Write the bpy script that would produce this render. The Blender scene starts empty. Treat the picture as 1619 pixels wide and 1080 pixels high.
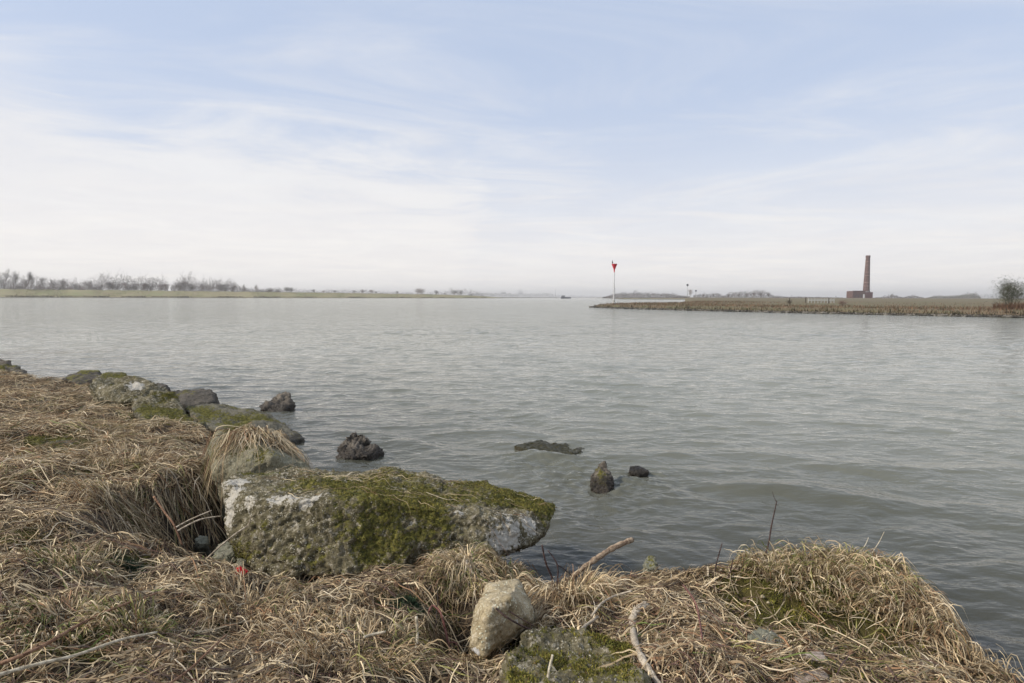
import bpy, bmesh, math, random
import numpy as np
from mathutils import Vector, Matrix, Euler
from mathutils.bvhtree import BVHTree
C = bpy.context.scene.collection
R = math.radians
SC = bpy.context.scene
rng = np.random.default_rng(7)

# ------------------------------------------------------------------ camera
CAMZ = 1.75; FP = 900.0; PITCH = math.atan(70/900); ROLL = R(0.2)
cam = bpy.data.objects.new('camera', bpy.data.cameras.new('camera')); C.objects.link(cam)
CM = Matrix.Rotation(R(90)-PITCH, 3, 'X') @ Matrix.Rotation(ROLL, 3, 'Z')
cam.matrix_world = Matrix.Translation((0, 0, CAMZ)) @ CM.to_4x4()
cam.data.sensor_width = 36; cam.data.lens = 36*FP/1619; cam.data.clip_start = .05; cam.data.clip_end = 12000
SC.camera = cam

# ------------------------------------------------------------------ light
SUN_EL, SUN_AZ = 38.0, -105.0        # azimuth from the view direction (+Y), negative = left
sd = Vector((math.sin(R(SUN_AZ))*math.cos(R(SUN_EL)), math.cos(R(SUN_AZ))*math.cos(R(SUN_EL)), math.sin(R(SUN_EL))))
sun = bpy.data.objects.new('sun', bpy.data.lights.new('sun', 'SUN')); C.objects.link(sun)
sun.data.energy = 3.5; sun.data.angle = R(6); sun.data.color = (1, .93, .83)
sun.rotation_euler = sd.to_track_quat('Z', 'Y').to_euler()
SC.view_settings.view_transform = 'Standard'; SC.view_settings.look = 'None'
SC.view_settings.exposure = 0.14; SC.view_settings.gamma = 1; SC.view_settings.use_curve_mapping = False

class NT:
    """small node helper"""
    def __init__(s, tree): s.t = tree; s.n = tree.nodes; s.l = tree.links
    def new(s, kind, **kw):
        n = s.n.new(kind)
        for k, v in kw.items(): setattr(n, k, v)
        return n
    def put(s, sock, v):
        if isinstance(v, bpy.types.NodeSocket): s.l.new(v, sock)
        elif v is not None:
            if hasattr(sock.default_value, '__len__') and not hasattr(v, '__len__'): v = (v,)*len(sock.default_value)
            if hasattr(v, '__len__') and len(v) == 3 and len(sock.default_value) == 4: v = (*v, 1)
            sock.default_value = v
    def m(s, op, a, b=None, c=None, clamp=False):
        n = s.new('ShaderNodeMath', operation=op, use_clamp=clamp)
        for i, v in enumerate((a, b, c)): 
            if v is not None: s.put(n.inputs[i], v)
        return n.outputs[0]
    def vm(s, op, a, b=None):
        n = s.new('ShaderNodeVectorMath', operation=op); s.put(n.inputs[0], a)
        if b is not None: s.put(n.inputs[1], b)
        return n.outputs[0]
    def mix(s, f, a, b, kind='MIX'):
        n = s.new('ShaderNodeMix', data_type='RGBA', blend_type=kind)
        s.put(n.inputs[0], f); s.put(n.inputs[6], a); s.put(n.inputs[7], b); return n.outputs[2]
    def noise(s, vec, scale, detail=4, rough=.55, dist=0):
        n = s.new('ShaderNodeTexNoise'); s.put(n.inputs['Vector'], vec)
        n.inputs['Scale'].default_value = scale; n.inputs['Detail'].default_value = detail
        n.inputs['Roughness'].default_value = rough; n.inputs['Distortion'].default_value = dist
        return n.outputs[0]
    def step(s, v, a, b, smooth=True):
        n = s.new('ShaderNodeMapRange', interpolation_type='SMOOTHSTEP' if smooth else 'LINEAR')
        s.put(n.inputs[0], v); s.put(n.inputs[1], a); s.put(n.inputs[2], b); return n.outputs[0]
    def attr(s, name, out=2):
        n = s.new('ShaderNodeAttribute', attribute_name=name); return n.outputs[out]
    def bump(s, h, strength, dist, nrm=None):
        n = s.new('ShaderNodeBump'); n.inputs['Strength'].default_value = strength; n.inputs['Distance'].default_value = dist
        s.put(n.inputs['Height'], h)
        if nrm is not None: s.put(n.inputs['Normal'], nrm)
        return n.outputs[0]

def material(name):
    m = bpy.data.materials.new(name); m.use_nodes = True
    nt = NT(m.node_tree); b = nt.n['Principled BSDF']
    b.inputs['Specular IOR Level'].default_value = .3
    return m, nt, b

# ---- world: Nishita sky with thin cloud
W = bpy.data.worlds.new('World'); SC.world = W; W.use_nodes = True
w = NT(W.node_tree); bg = w.n['Background']
sky = w.new('ShaderNodeTexSky', sky_type='NISHITA', sun_disc=False)
sky.sun_elevation = R(SUN_EL); sky.sun_rotation = R(SUN_AZ)
sky.air_density = 1.0; sky.dust_density = 1.5; sky.ozone_density = 2.5
tc = w.new('ShaderNodeTexCoord').outputs['Generated']
sep = w.new('ShaderNodeSeparateXYZ'); w.put(sep.inputs[0], tc)
dx, dy, dz = sep.outputs
azd = w.m('MULTIPLY', w.m('ARCTAN2', dx, dy), 180/math.pi)
eld = w.m('MULTIPLY', w.m('ARCSINE', dz), 180/math.pi)
zc = w.m('MAXIMUM', w.m('ADD', dz, .06), .03)
pl = w.new('ShaderNodeCombineXYZ'); w.put(pl.inputs[0], w.m('DIVIDE', dx, zc)); w.put(pl.inputs[1], w.m('DIVIDE', dy, zc))
plv = pl.outputs[0]
n1 = w.noise(plv, .95, 10, .62, .5)
mapn = w.new('ShaderNodeMapping'); w.put(mapn.inputs[0], plv); mapn.inputs['Rotation'].default_value = (0, 0, R(-62)); mapn.inputs['Scale'].default_value = (.5, 1.25, 1)
n2 = w.noise(mapn.outputs[0], .8, 9, .6, 1.6)
crv = w.new('ShaderNodeFloatCurve'); cm = crv.mapping
def caz(a): return (a+60)/120
pts = [(-60, 18), (-42, 17.0), (-33, 14.5), (-24, 14.8), (-14, 14), (-5, 12.6), (1, 9.8), (7, 6.5), (18, 7.2), (30, 7.0), (44, 8.5), (60, 10)]
cv = cm.curves[0]
while len(cv.points) < len(pts): cv.points.new(.5, .5)
for p, (a, e) in zip(cv.points, pts): p.location = (caz(a), e/30); p.handle_type = 'AUTO'
cm.update()
w.put(crv.inputs['Value'], w.m('DIVIDE', w.m('ADD', azd, 60), 120, clamp=True))
thr = w.m('MULTIPLY', crv.outputs[0], 30)
dd = w.m('SUBTRACT', thr, eld)
cl = w.step(w.m('ADD', dd, w.m('MULTIPLY', w.m('SUBTRACT', n1, .5), 19)), -3.5, 5.0)
left = w.step(azd, 10, -8)
cl = w.m('MULTIPLY', cl, w.m('ADD', .35, w.m('MULTIPLY', left, .56)))
wisp = w.m('MULTIPLY', w.step(n2, .38, .74), w.m('MULTIPLY', w.step(eld, 50, 12), .7))
soft = w.step(eld, 24, 2)
soft = w.m('MULTIPLY', w.m('POWER', soft, 1.5), .85)
# contrail
a1 = w.m('SUBTRACT', eld, w.m('ADD', 15.3, w.m('MULTIPLY', w.m('ADD', azd, 42), -.05)))
con = w.m('MULTIPLY', w.step(w.m('ABSOLUTE', a1), .28, .02), w.step(azd, -35, -38))
tot = w.m('MAXIMUM', w.m('MAXIMUM', cl, w.m('MULTIPLY', con, .45)), soft)
tot = w.m('SUBTRACT', 1, w.m('MULTIPLY', w.m('SUBTRACT', 1, tot), w.m('SUBTRACT', 1, wisp)))
hsv = w.new('ShaderNodeHueSaturation'); hsv.inputs['Saturation'].default_value = .62; hsv.inputs['Value'].default_value = 1.0
w.put(hsv.inputs['Color'], sky.outputs[0])
base = w.mix(.78, w.mix(1, hsv.outputs[0], (1.3, 1.25, 1.2), 'MULTIPLY'), (4.62, 5.52, 7.28))
CLW = 7.35   # cloud radiance before the strength
shade = w.step(n1, .3, .75)
warm = w.mix(w.step(eld, 0, 14), (CLW*1.17, CLW*1.12, CLW*1.06), (CLW*1.01, CLW*1.01, CLW*1.02))
cloudc = w.mix(shade, w.mix(1, warm, (.93, .93, .95), 'MULTIPLY'), warm)
w.put(bg.inputs[0], w.mix(tot, base, cloudc))
bg.inputs[1].default_value = .11

# ------------------------------------------------------------------ pixel -> place helpers
def ray(px, py):
    d = CM @ Vector(((px-809.5)/FP, (540-py)/FP, -1)); return d/d.y
def at(px, py, d):                       # point seen at photo pixel, d metres ahead
    v = ray(px, py); return Vector((v.x*d, d, CAMZ+v.z*d))
def atz(px, py, z):                      # point at height z
    v = ray(px, py); d = (z-CAMZ)/v.z; return Vector((v.x*d, d, z))

# ------------------------------------------------------------------ numpy noise
def _h(ix, iy, iz, seed):
    h = (ix*374761393 + iy*668265263 + iz*2147483647 + seed*974634777) & 0xffffffff
    h = ((h ^ (h >> 13))*1274126177) & 0xffffffff
    return h ^ (h >> 16)
def pn(P, seed=0):
    P = np.asarray(P, float); i = np.floor(P).astype(np.int64); f = P-i; u = f*f*f*(f*(f*6-15)+10)
    out = 0
    for dx_ in (0, 1):
        for dy_ in (0, 1):
            for dz_ in (0, 1):
                h = _h(i[..., 0]+dx_, i[..., 1]+dy_, i[..., 2]+dz_, seed)
                gx = ((h & 255)/127.5-1); gy = (((h >> 8) & 255)/127.5-1); gz = (((h >> 16) & 255)/127.5-1)
                g = gx*(f[..., 0]-dx_)+gy*(f[..., 1]-dy_)+gz*(f[..., 2]-dz_)
                wx = u[..., 0] if dx_ else 1-u[..., 0]; wy = u[..., 1] if dy_ else 1-u[..., 1]; wz = u[..., 2] if dz_ else 1-u[..., 2]
                out = out+g*wx*wy*wz
    return out
def fbm(P, scale, octv=4, gain=.5, seed=0):
    P = np.asarray(P, float)*scale; o = 0; a = 1
    for k in range(octv): o = o+a*pn(P*2.03**k+k*17.3, seed+k); a *= gain
    return o
def fb2(x, y, scale, octv=3, gain=.5, seed=0): return fbm(np.stack([x, y, np.zeros_like(x)], -1), scale, octv, gain, seed)

# ------------------------------------------------------------------ mesh helpers
def build(name, V, F, mat, parent=None, smooth=True, attrs=None):
    V = np.asarray(V, np.float32).reshape(-1, 3); F = np.asarray(F, np.int32); k = F.shape[1]
    me = bpy.data.meshes.new(name); me.vertices.add(len(V)); me.vertices.foreach_set('co', V.ravel())
    me.loops.add(F.size); me.loops.foreach_set('vertex_index', F.ravel())
    me.polygons.add(len(F)); me.polygons.foreach_set('loop_start', np.arange(0, F.size, k, dtype=np.int32))
    me.polygons.foreach_set('use_smooth', np.full(len(F), smooth))
    for an, av in (attrs or {}).items():
        av = np.asarray(av, np.float32)
        if av.ndim == 2:
            a = me.attributes.new(an, 'FLOAT_COLOR', 'POINT'); a.data.foreach_set('color', np.concatenate([av, np.ones((len(av), 1), np.float32)], 1).ravel())
        else:
            a = me.attributes.new(an, 'FLOAT', 'POINT'); a.data.foreach_set('value', av)
    me.update(); me.validate()
    if mat: me.materials.append(mat)
    o = bpy.data.objects.new(name, me); C.objects.link(o)
    if parent: o.parent = parent
    return o
def grid_faces(nr, nc):
    i = np.arange(nr*nc).reshape(nr, nc)
    return np.stack([i[:-1, :-1], i[:-1, 1:], i[1:, 1:], i[1:, :-1]], -1).reshape(-1, 4)
def tag(o, label=None, cat=None, group=None, kind=None):
    if label: o['label'] = label
    if cat: o['category'] = cat
    if group: o['group'] = group
    if kind: o['kind'] = kind
    return o
def empty(name, loc, rz=0):
    o = bpy.data.objects.new(name, None); C.objects.link(o); o.location = loc; o.rotation_euler = (0, 0, rz); o.empty_display_size = .1
    return o
def ground_at_origin(o, p):
    """move the object origin to p without moving the mesh"""
    p = Vector(p); o.data.transform(Matrix.Translation(-p)); o.location = p; return o
def tube(path, rad, sides=7, wob=0, seed=0):
    """tapered tube -> V, F (quads), closed tips by pinching"""
    P = [Vector(p) for p in path]; n = len(P); V = []
    if not hasattr(rad, '__len__'): rad = [rad]*n
    up = Vector((.31, .17, .93)); r_ = random.Random(seed)
    for i in range(n):
        t = (P[min(i+1, n-1)]-P[max(i-1, 0)]).normalized(); a = t.cross(up).normalized(); b = t.cross(a)
        for k in range(sides):
            an = 2*math.pi*k/sides; rr = rad[i]*(1+wob*(r_.random()-.5))
            V.append(P[i]+a*math.cos(an)*rr+b*math.sin(an)*rr)
    F = [[i*sides+k, i*sides+(k+1) % sides, (i+1)*sides+(k+1) % sides, (i+1)*sides+k] for i in range(n-1) for k in range(sides)]
    V.append(P[0]); V.append(P[-1]); a0, a1_ = len(V)-2, len(V)-1
    for k in range(sides):
        F.append([a0, (k+1) % sides, k, k]); F.append([a1_, (n-1)*sides+k, (n-1)*sides+(k+1) % sides, (n-1)*sides+(k+1) % sides])
    return V, F
class MB:
    def __init__(s): s.V = []; s.F = []
    def add(s, V, F):
        o = len(s.V); s.V += [tuple(v) for v in V]; s.F += [[i+o for i in dict.fromkeys(f)] for f in F]
        return s
    def tube(s, *a, **k): return s.add(*tube(*a, **k))
    def box(s, c, h, rz=0):
        ca, sa = math.cos(rz), math.sin(rz); V = []
        for sx in (-1, 1):
            for sy in (-1, 1):
                for sz in (-1, 1):
                    x, y = sx*h[0], sy*h[1]; V.append((c[0]+x*ca-y*sa, c[1]+x*sa+y*ca, c[2]+sz*h[2]))
        return s.add(V, [[0, 1, 3, 2], [4, 6, 7, 5], [0, 4, 5, 1], [2, 3, 7, 6], [0, 2, 6, 4], [1, 5, 7, 3]])
    def lathe(s, c, prof, n=20):
        V = [(c[0]+r*math.cos(2*math.pi*k/n), c[1]+r*math.sin(2*math.pi*k/n), c[2]+z) for r, z in prof for k in range(n)]
        F = [[i*n+k, i*n+(k+1) % n, (i+1)*n+(k+1) % n, (i+1)*n+k] for i in range(len(prof)-1) for k in range(n)]
        F.append(list(range(n))[::-1]); F.append([(len(prof)-1)*n+k for k in range(n)])
        return s.add(V, F)
    def out(s, name, mat, parent=None, smooth=False):
        me = bpy.data.meshes.new(name); me.from_pydata(s.V, [], s.F)
        if smooth: me.polygons.foreach_set('use_smooth', [True]*len(me.polygons))
        me.update(); me.materials.append(mat)
        o = bpy.data.objects.new(name, me); C.objects.link(o)
        if parent: o.parent = parent
        return o
def plain(name, col, rough=.8, nz=0, nscale=8):
    m, nt, b = material(name); b.inputs['Roughness'].default_value = rough
    if nz:
        g = nt.new('ShaderNodeNewGeometry').outputs['Position']; f = nt.noise(g, nscale, 5, .6)
        c = nt.mix(nt.step(f, .3, .7), tuple(v*(1-nz) for v in col), tuple(min(1, v*(1+nz)) for v in col)); nt.put(b.inputs['Base Color'], c)
        nt.put(b.inputs['Normal'], nt.bump(f, .5, .01))
    else: b.inputs['Base Color'].default_value = (*col, 1)
    return m

# ------------------------------------------------------------------ near bank: plan of the ground
EDGE_PX = [(-160, 556, .45), (0, 580, .42), (60, 600, .36), (150, 606, .32), (230, 628, .33), (300, 662, .30), (335, 700, .33), (322, 760, .36), (290, 800, .30),
           (300, 868, .28), (372, 895, .30), (440, 905, .34), (560, 898, .38), (660, 880, .42), (745, 862, .47), (800, 868, .42), (838, 905, .30), (852, 938, .24),
           (880, 922, .32), (960, 905, .36), (1080, 888, .42), (1200, 876, .46), (1300, 868, .49), (1385, 878, .48), (1440, 908, .45), (1480, 955, .42),
           (1520, 1003, .39), (1560, 1040, .36), (1619, 1072, .34), (1720, 1120, .34)]
EDGE = [(atz(*e).x, atz(*e).y) for e in EDGE_PX]
EDGE = [(-300, 190), (-60, 44), (-22, 18.5)]+EDGE+[(3.2, .9), (8, -1), (60, -20), (60, -200), (-300, -200)]
EDGE = np.array(EDGE)
CTRL_PX = [(0, 1080, .72), (200, 1080, .70), (400, 1080, .66), (560, 1080, .60), (700, 1080, .48), (830, 1080, .52), (1000, 1080, .58), (1150, 1080, .6), (1300, 1080, .58), (1450, 1080, .5),
           (0, 980, .74), (0, 900, .74), (0, 820, .72), (0, 740, .68), (0, 680, .62), (0, 630, .50), (0, 595, .42),
           (150, 960, .68), (150, 860, .66), (150, 780, .63), (150, 700, .56), (130, 650, .44), (130, 620, .34),
           (260, 900, .56), (240, 820, .57), (250, 750, .52), (240, 700, .48), (240, 660, .36),
           (300, 730, .46), (330, 705, .40), (310, 770, .40), (300, 970, .55), (330, 910, .34), (420, 960, .48), (520, 930, .44), (620, 920, .44), (560, 1000, .5), (650, 990, .42),
           (700, 900, .46), (760, 868, .48), (820, 900, .34), (800, 950, .36), (720, 960, .34), (730, 1030, .36), (850, 950, .26),
           (900, 935, .36), (960, 960, .44), (1050, 960, .48), (1080, 895, .42), (1200, 885, .47), (1300, 872, .5), (1390, 885, .49), (1300, 910, .47), (1220, 960, .42), (1320, 985, .40),
           (1440, 930, .46), (1460, 1000, .42), (1540, 1050, .38), (1619, 1078, .35)]
CT = np.array([tuple(atz(*c)) for c in CTRL_PX]+[(-2, .3, .75), (0, .3, .68), (2, .2, .5), (-6, 1, .8), (-12, 4, .75), (-20, 8, .8), (0, -3, .8), (5, -4, .7), (-30, 14, .8), (-10, -10, 1), (20, -20, 1)])
PITS = [(-1.93, 3.52, .42, .55, .62), (*atz(470, 917, .36)[:2], .45, .10, .09), (*atz(725, 1020, .3)[:2], .10, .14, .16), (*atz(395, 915, .3)[:2], .16, .1, .12)]
def edge_dist(x, y):
    sh = x.shape; x = x.ravel(); y = y.ravel(); d2 = np.full(x.shape, 1e18); ins = np.zeros(x.shape, bool)
    n = len(EDGE)
    for i in range(n):
        ax, ay = EDGE[i]; bx, by = EDGE[(i+1) % n]; ex, ey = bx-ax, by-ay
        t = np.clip(((x-ax)*ex+(y-ay)*ey)/(ex*ex+ey*ey), 0, 1)
        d2 = np.minimum(d2, (x-ax-t*ex)**2+(y-ay-t*ey)**2)
        c = (ay > y) != (by > y); 
        with np.errstate(divide='ignore', invalid='ignore'):
            xi = (bx-ax)*(y-ay)/(by-ay if by != ay else 1e-9)+ax
        ins ^= c & (x < xi)
    d = np.sqrt(d2); return np.where(ins, d, -d).reshape(sh)
def T(x, y):
    x = np.asarray(x, float); y = np.asarray(y, float); num = 0; den = 0
    for cx, cy, cz in CT:
        wgt = 1/((x-cx)**2+(y-cy)**2+.004)**1.6; num = num+wgt*cz; den = den+wgt
    z = num/den-.028
    for px_, py_, rx_, ry_, dep in PITS: z = z-dep*np.exp(-(((x-px_)/rx_)**2+((y-py_)/ry_)**2)**(2 if dep > .5 else 1))
    z = z+.05*fb2(x, y, 2.6, 3, .55, 5)+.03*fb2(x, y, 8, 3, .55, 9)
    e = edge_dist(x, y)+.05*fb2(x, y, 5, 3, .6, 21)
    drop = np.where(e < 0, -e*1.7, 0)+.06*np.exp(-np.maximum(e, 0)/.07)
    z = z-drop
    return np.maximum(z, -.35-.10*np.minimum(np.abs(e), 20)+.05*fb2(x, y, 1.5, 3, .5, 33))
def on_ground(px, py, lift=0):
    v = ray(px, py); ds = np.geomspace(1.2, 14, 260)
    zz = CAMZ+v.z*ds; tz = T(v.x*ds, ds)+lift; k = np.argmax(zz < tz)
    if not (zz < tz).any(): k = len(ds)-1
    if k > 0:
        a, b = ds[k-1], ds[k]
        for _ in range(14):
            m_ = (a+b)/2
            if CAMZ+v.z*m_ < float(T(v.x*m_, m_))+lift: b = m_
            else: a = m_
        d = (a+b)/2
    else: d = ds[0]
    if CAMZ+v.z*d < .08 and py < 1075: return on_ground(px, py+5, lift)      # missed the bank: move in from the water
    return Vector((v.x*d, d, CAMZ+v.z*d))

# ---- ground mesh (polar sheet, fine where the camera looks)
def soil_mat():
    m, nt, b = material('bank_soil'); g = nt.new('ShaderNodeNewGeometry').outputs['Position']
    n = nt.noise(g, 5, 8, .65); f = nt.noise(g, 60, 4, .7)
    c = nt.mix(nt.step(n, .35, .65), (.026, .018, .011), (.080, .056, .033))
    c = nt.mix(nt.step(f, .45, .7), c, (.12, .088, .054))
    mo = nt.m('ADD', nt.attr('moss'), nt.m('MULTIPLY', nt.m('SUBTRACT', nt.noise(g, 22, 5, .7), .5), .9))
    mc = nt.mix(nt.noise(g, 90, 3, .6), (.040, .035, .010), (.13, .105, .028))
    c = nt.mix(nt.step(mo, .5, .62), c, mc)
    z = nt.new('ShaderNodeSeparateXYZ'); nt.put(z.inputs[0], g)
    wet = nt.step(z.outputs[2], .10, .02)
    c = nt.mix(wet, c, nt.mix(1, c, (.45, .43, .42), 'MULTIPLY'))
    nt.put(b.inputs['Base Color'], c); nt.put(b.inputs['Roughness'], nt.m('SUBTRACT', .95, nt.m('MULTIPLY', wet, .5)))
    nt.put(b.inputs['Normal'], nt.bump(nt.m('ADD', f, nt.noise(g, 200, 3, .6)), .9, .012))
    return m
az = np.concatenate([np.linspace(-180, -62, 60)[:-1], np.linspace(-62, 62, 640), np.linspace(62, 180, 60)[1:]])
rr = np.concatenate([[.02, .3, .6, .9], np.geomspace(1.1, 16, 330), np.geomspace(17, 280, 40)])
A, RR = np.meshgrid(np.radians(az), rr); X = RR*np.sin(A); Y = RR*np.cos(A); Z = T(X, Y)
MOSS_PX = [(1250, 965, .30), (1190, 940, .22), (1350, 990, .2), (1500, 1065, .25), (1300, 1050, .25), (860, 1020, .25), (640, 960, .22), (600, 990, .15), (210, 905, .12), (265, 668, .5), (85, 705, .45), (200, 800, .18), (800, 925, .15), (400, 1010, .1), (90, 960, .12), (150, 1015, .13), (330, 1000, .10), (520, 985, .13), (40, 850, .16), (430, 1055, .08), (160, 740, .25)]
MOSS = [(*on_ground(a, b)[:2], c) for a, b, c in MOSS_PX]
mo = .28+.5*fb2(X, Y, 1.6, 3, .6, 77)
for mx, my, mr in MOSS: mo = np.maximum(mo, 1.0*np.exp(-((X-mx)**2+(Y-my)**2)/mr**2))
GROUND = build('ground', np.stack([X, Y, Z], -1), grid_faces(len(rr), len(az)), soil_mat(), attrs={'moss': mo.ravel()})
tag(GROUND, kind='structure')

# ------------------------------------------------------------------ rocks
def rock_mat(name, ca, cb, cc, agg=.5, mossc=((.055, .054, .014), (.215, .19, .042)), lich=(.66, .61, .51), rough=.9, bump=.9, sc=1.0, wet=True):
    m, nt, b = material(name); g = nt.new('ShaderNodeNewGeometry').outputs['Position']
    n1 = nt.noise(g, 6*sc, 8, .68); n2 = nt.noise(g, 34*sc, 6, .72); n3 = nt.noise(g, 120*sc, 3, .6)
    c = nt.mix(nt.step(n1, .36, .62), ca, cb)
    c = nt.mix(nt.m('MULTIPLY', nt.step(n2, .5, .66), agg), c, cc)
    vo = nt.new('ShaderNodeTexVoronoi'); nt.put(vo.inputs['Vector'], nt.vm('ADD', g, nt.vm('MULTIPLY', nt.new('ShaderNodeTexNoise').outputs[1], (.03, .03, .03)))); vo.inputs['Scale'].default_value = 85*sc
    peb = nt.m('MULTIPLY', nt.step(vo.outputs['Distance'], .42, .18), nt.step(nt.noise(g, 25*sc, 2), .5, .62))
    c = nt.mix(nt.m('MULTIPLY', peb, agg), c, tuple(min(.75, v*1.5) for v in cc))
    c = nt.mix(nt.m('MULTIPLY', nt.step(n3, .52, .36), .55), c, nt.mix(1, c, (.38, .36, .33), 'MULTIPLY'))
    mo = nt.m('ADD', nt.attr('moss'), nt.m('MULTIPLY', nt.m('SUBTRACT', nt.noise(g, 24, 8, .78), .5), 1.9))
    mf = nt.step(mo, .44, .62)
    mc = nt.mix(nt.step(nt.noise(g, 45, 4, .7), .35, .68), mossc[0], mossc[1])
    c = nt.mix(mf, c, mc)
    wh = nt.m('ADD', nt.attr('white'), nt.m('MULTIPLY', nt.m('SUBTRACT', nt.noise(g, 28, 8, .78), .5), 2.6))
    wf = nt.step(wh, .60, .68)
    c = nt.mix(wf, c, nt.mix(n3, lich, tuple(v*.72 for v in lich)))
    rg = rough
    if wet:
        z = nt.new('ShaderNodeSeparateXYZ'); nt.put(z.inputs[0], g)
        wt = nt.step(nt.m('ADD', z.outputs[2], nt.m('MULTIPLY', n1, .08)), .17, .11)
        c = nt.mix(wt, c, nt.mix(1, c, (.30, .28, .26), 'MULTIPLY'))
        rg = nt.m('SUBTRACT', rough, nt.m('MULTIPLY', wt, .55))
    nt.put(b.inputs['Base Color'], c); nt.put(b.inputs['Roughness'], rg)
    h = nt.m('ADD', nt.m('MULTIPLY', n2, 1.2), nt.m('ADD', nt.m('MULTIPLY', n3, .5), nt.m('MULTIPLY', peb, .4)))
    nt.put(b.inputs['Normal'], nt.bump(h, bump, .020))
    return m
M_BOULD = rock_mat('lichened_conglomerate', (.095, .080, .040), (.205, .175, .10), (.52, .46, .35), 1.0)
M_DARK = rock_mat('dark_rubble', (.065, .056, .045), (.125, .108, .085), (.22, .195, .16), .7)
M_PALER = rock_mat('pale_mossy_stone', (.20, .18, .11), (.33, .30, .20), (.48, .44, .33), .7)
M_CRAG = rock_mat('craggy_brown_stone', (.10, .083, .065), (.195, .165, .13), (.34, .30, .24), .8)
M_LIME = rock_mat('cream_limestone', (.19, .145, .075), (.44, .36, .225), (.58, .51, .38), .8, lich=(.72, .7, .66), bump=.45)
M_GREY = rock_mat('grey_green_stone', (.15, .15, .10), (.24, .23, .17), (.34, .32, .25), .5, bump=.5)
M_PINK = rock_mat('pinkish_stone', (.34, .27, .21), (.42, .34, .27), (.48, .40, .33), .3, bump=.35)
M_MOSSY = rock_mat('mossy_block', (.10, .09, .06), (.19, .17, .12), (.34, .31, .24), .7)

M_MOSSF = None
def moss_mat():
    m, nt, b = material('moss_fronds'); b.inputs['Roughness'].default_value = .9
    nt.put(b.inputs['Base Color'], nt.attr('col', 0)); return m
M_MOSSF = moss_mat()
def blades(P, N, ln, wd, col, name, mat, parent=None, kseg=2, lean=.6):
    """short fronds growing from surface points P along N"""
    n = len(P); d = N+rng.normal(0, lean, (n, 3)); d /= np.linalg.norm(d, axis=1)[:, None]
    s = np.cross(d, rng.normal(0, 1, (n, 3))); s /= np.linalg.norm(s, axis=1)[:, None]+1e-9
    L = ln*rng.uniform(.5, 1.3, n); Wd = wd*rng.uniform(.6, 1.3, n)
    a = P-d*.003; V = np.stack([a-s*Wd[:, None]/2, a+s*Wd[:, None]/2, a+d*L[:, None]*.6+s*Wd[:, None]*.4, a+d*L[:, None]+rng.normal(0, .2, (n, 3))*L[:, None]], 1)
    F = np.arange(n*4).reshape(n, 4)
    return build(name, V.reshape(-1, 3), F, mat, parent, attrs={'col': np.repeat(col, 4, 0)})
MOSSPAL = np.array([(.05, .052, .012), (.10, .10, .018), (.17, .158, .028), (.26, .22, .05), (.14, .09, .03)])
ROCKS = []
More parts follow.
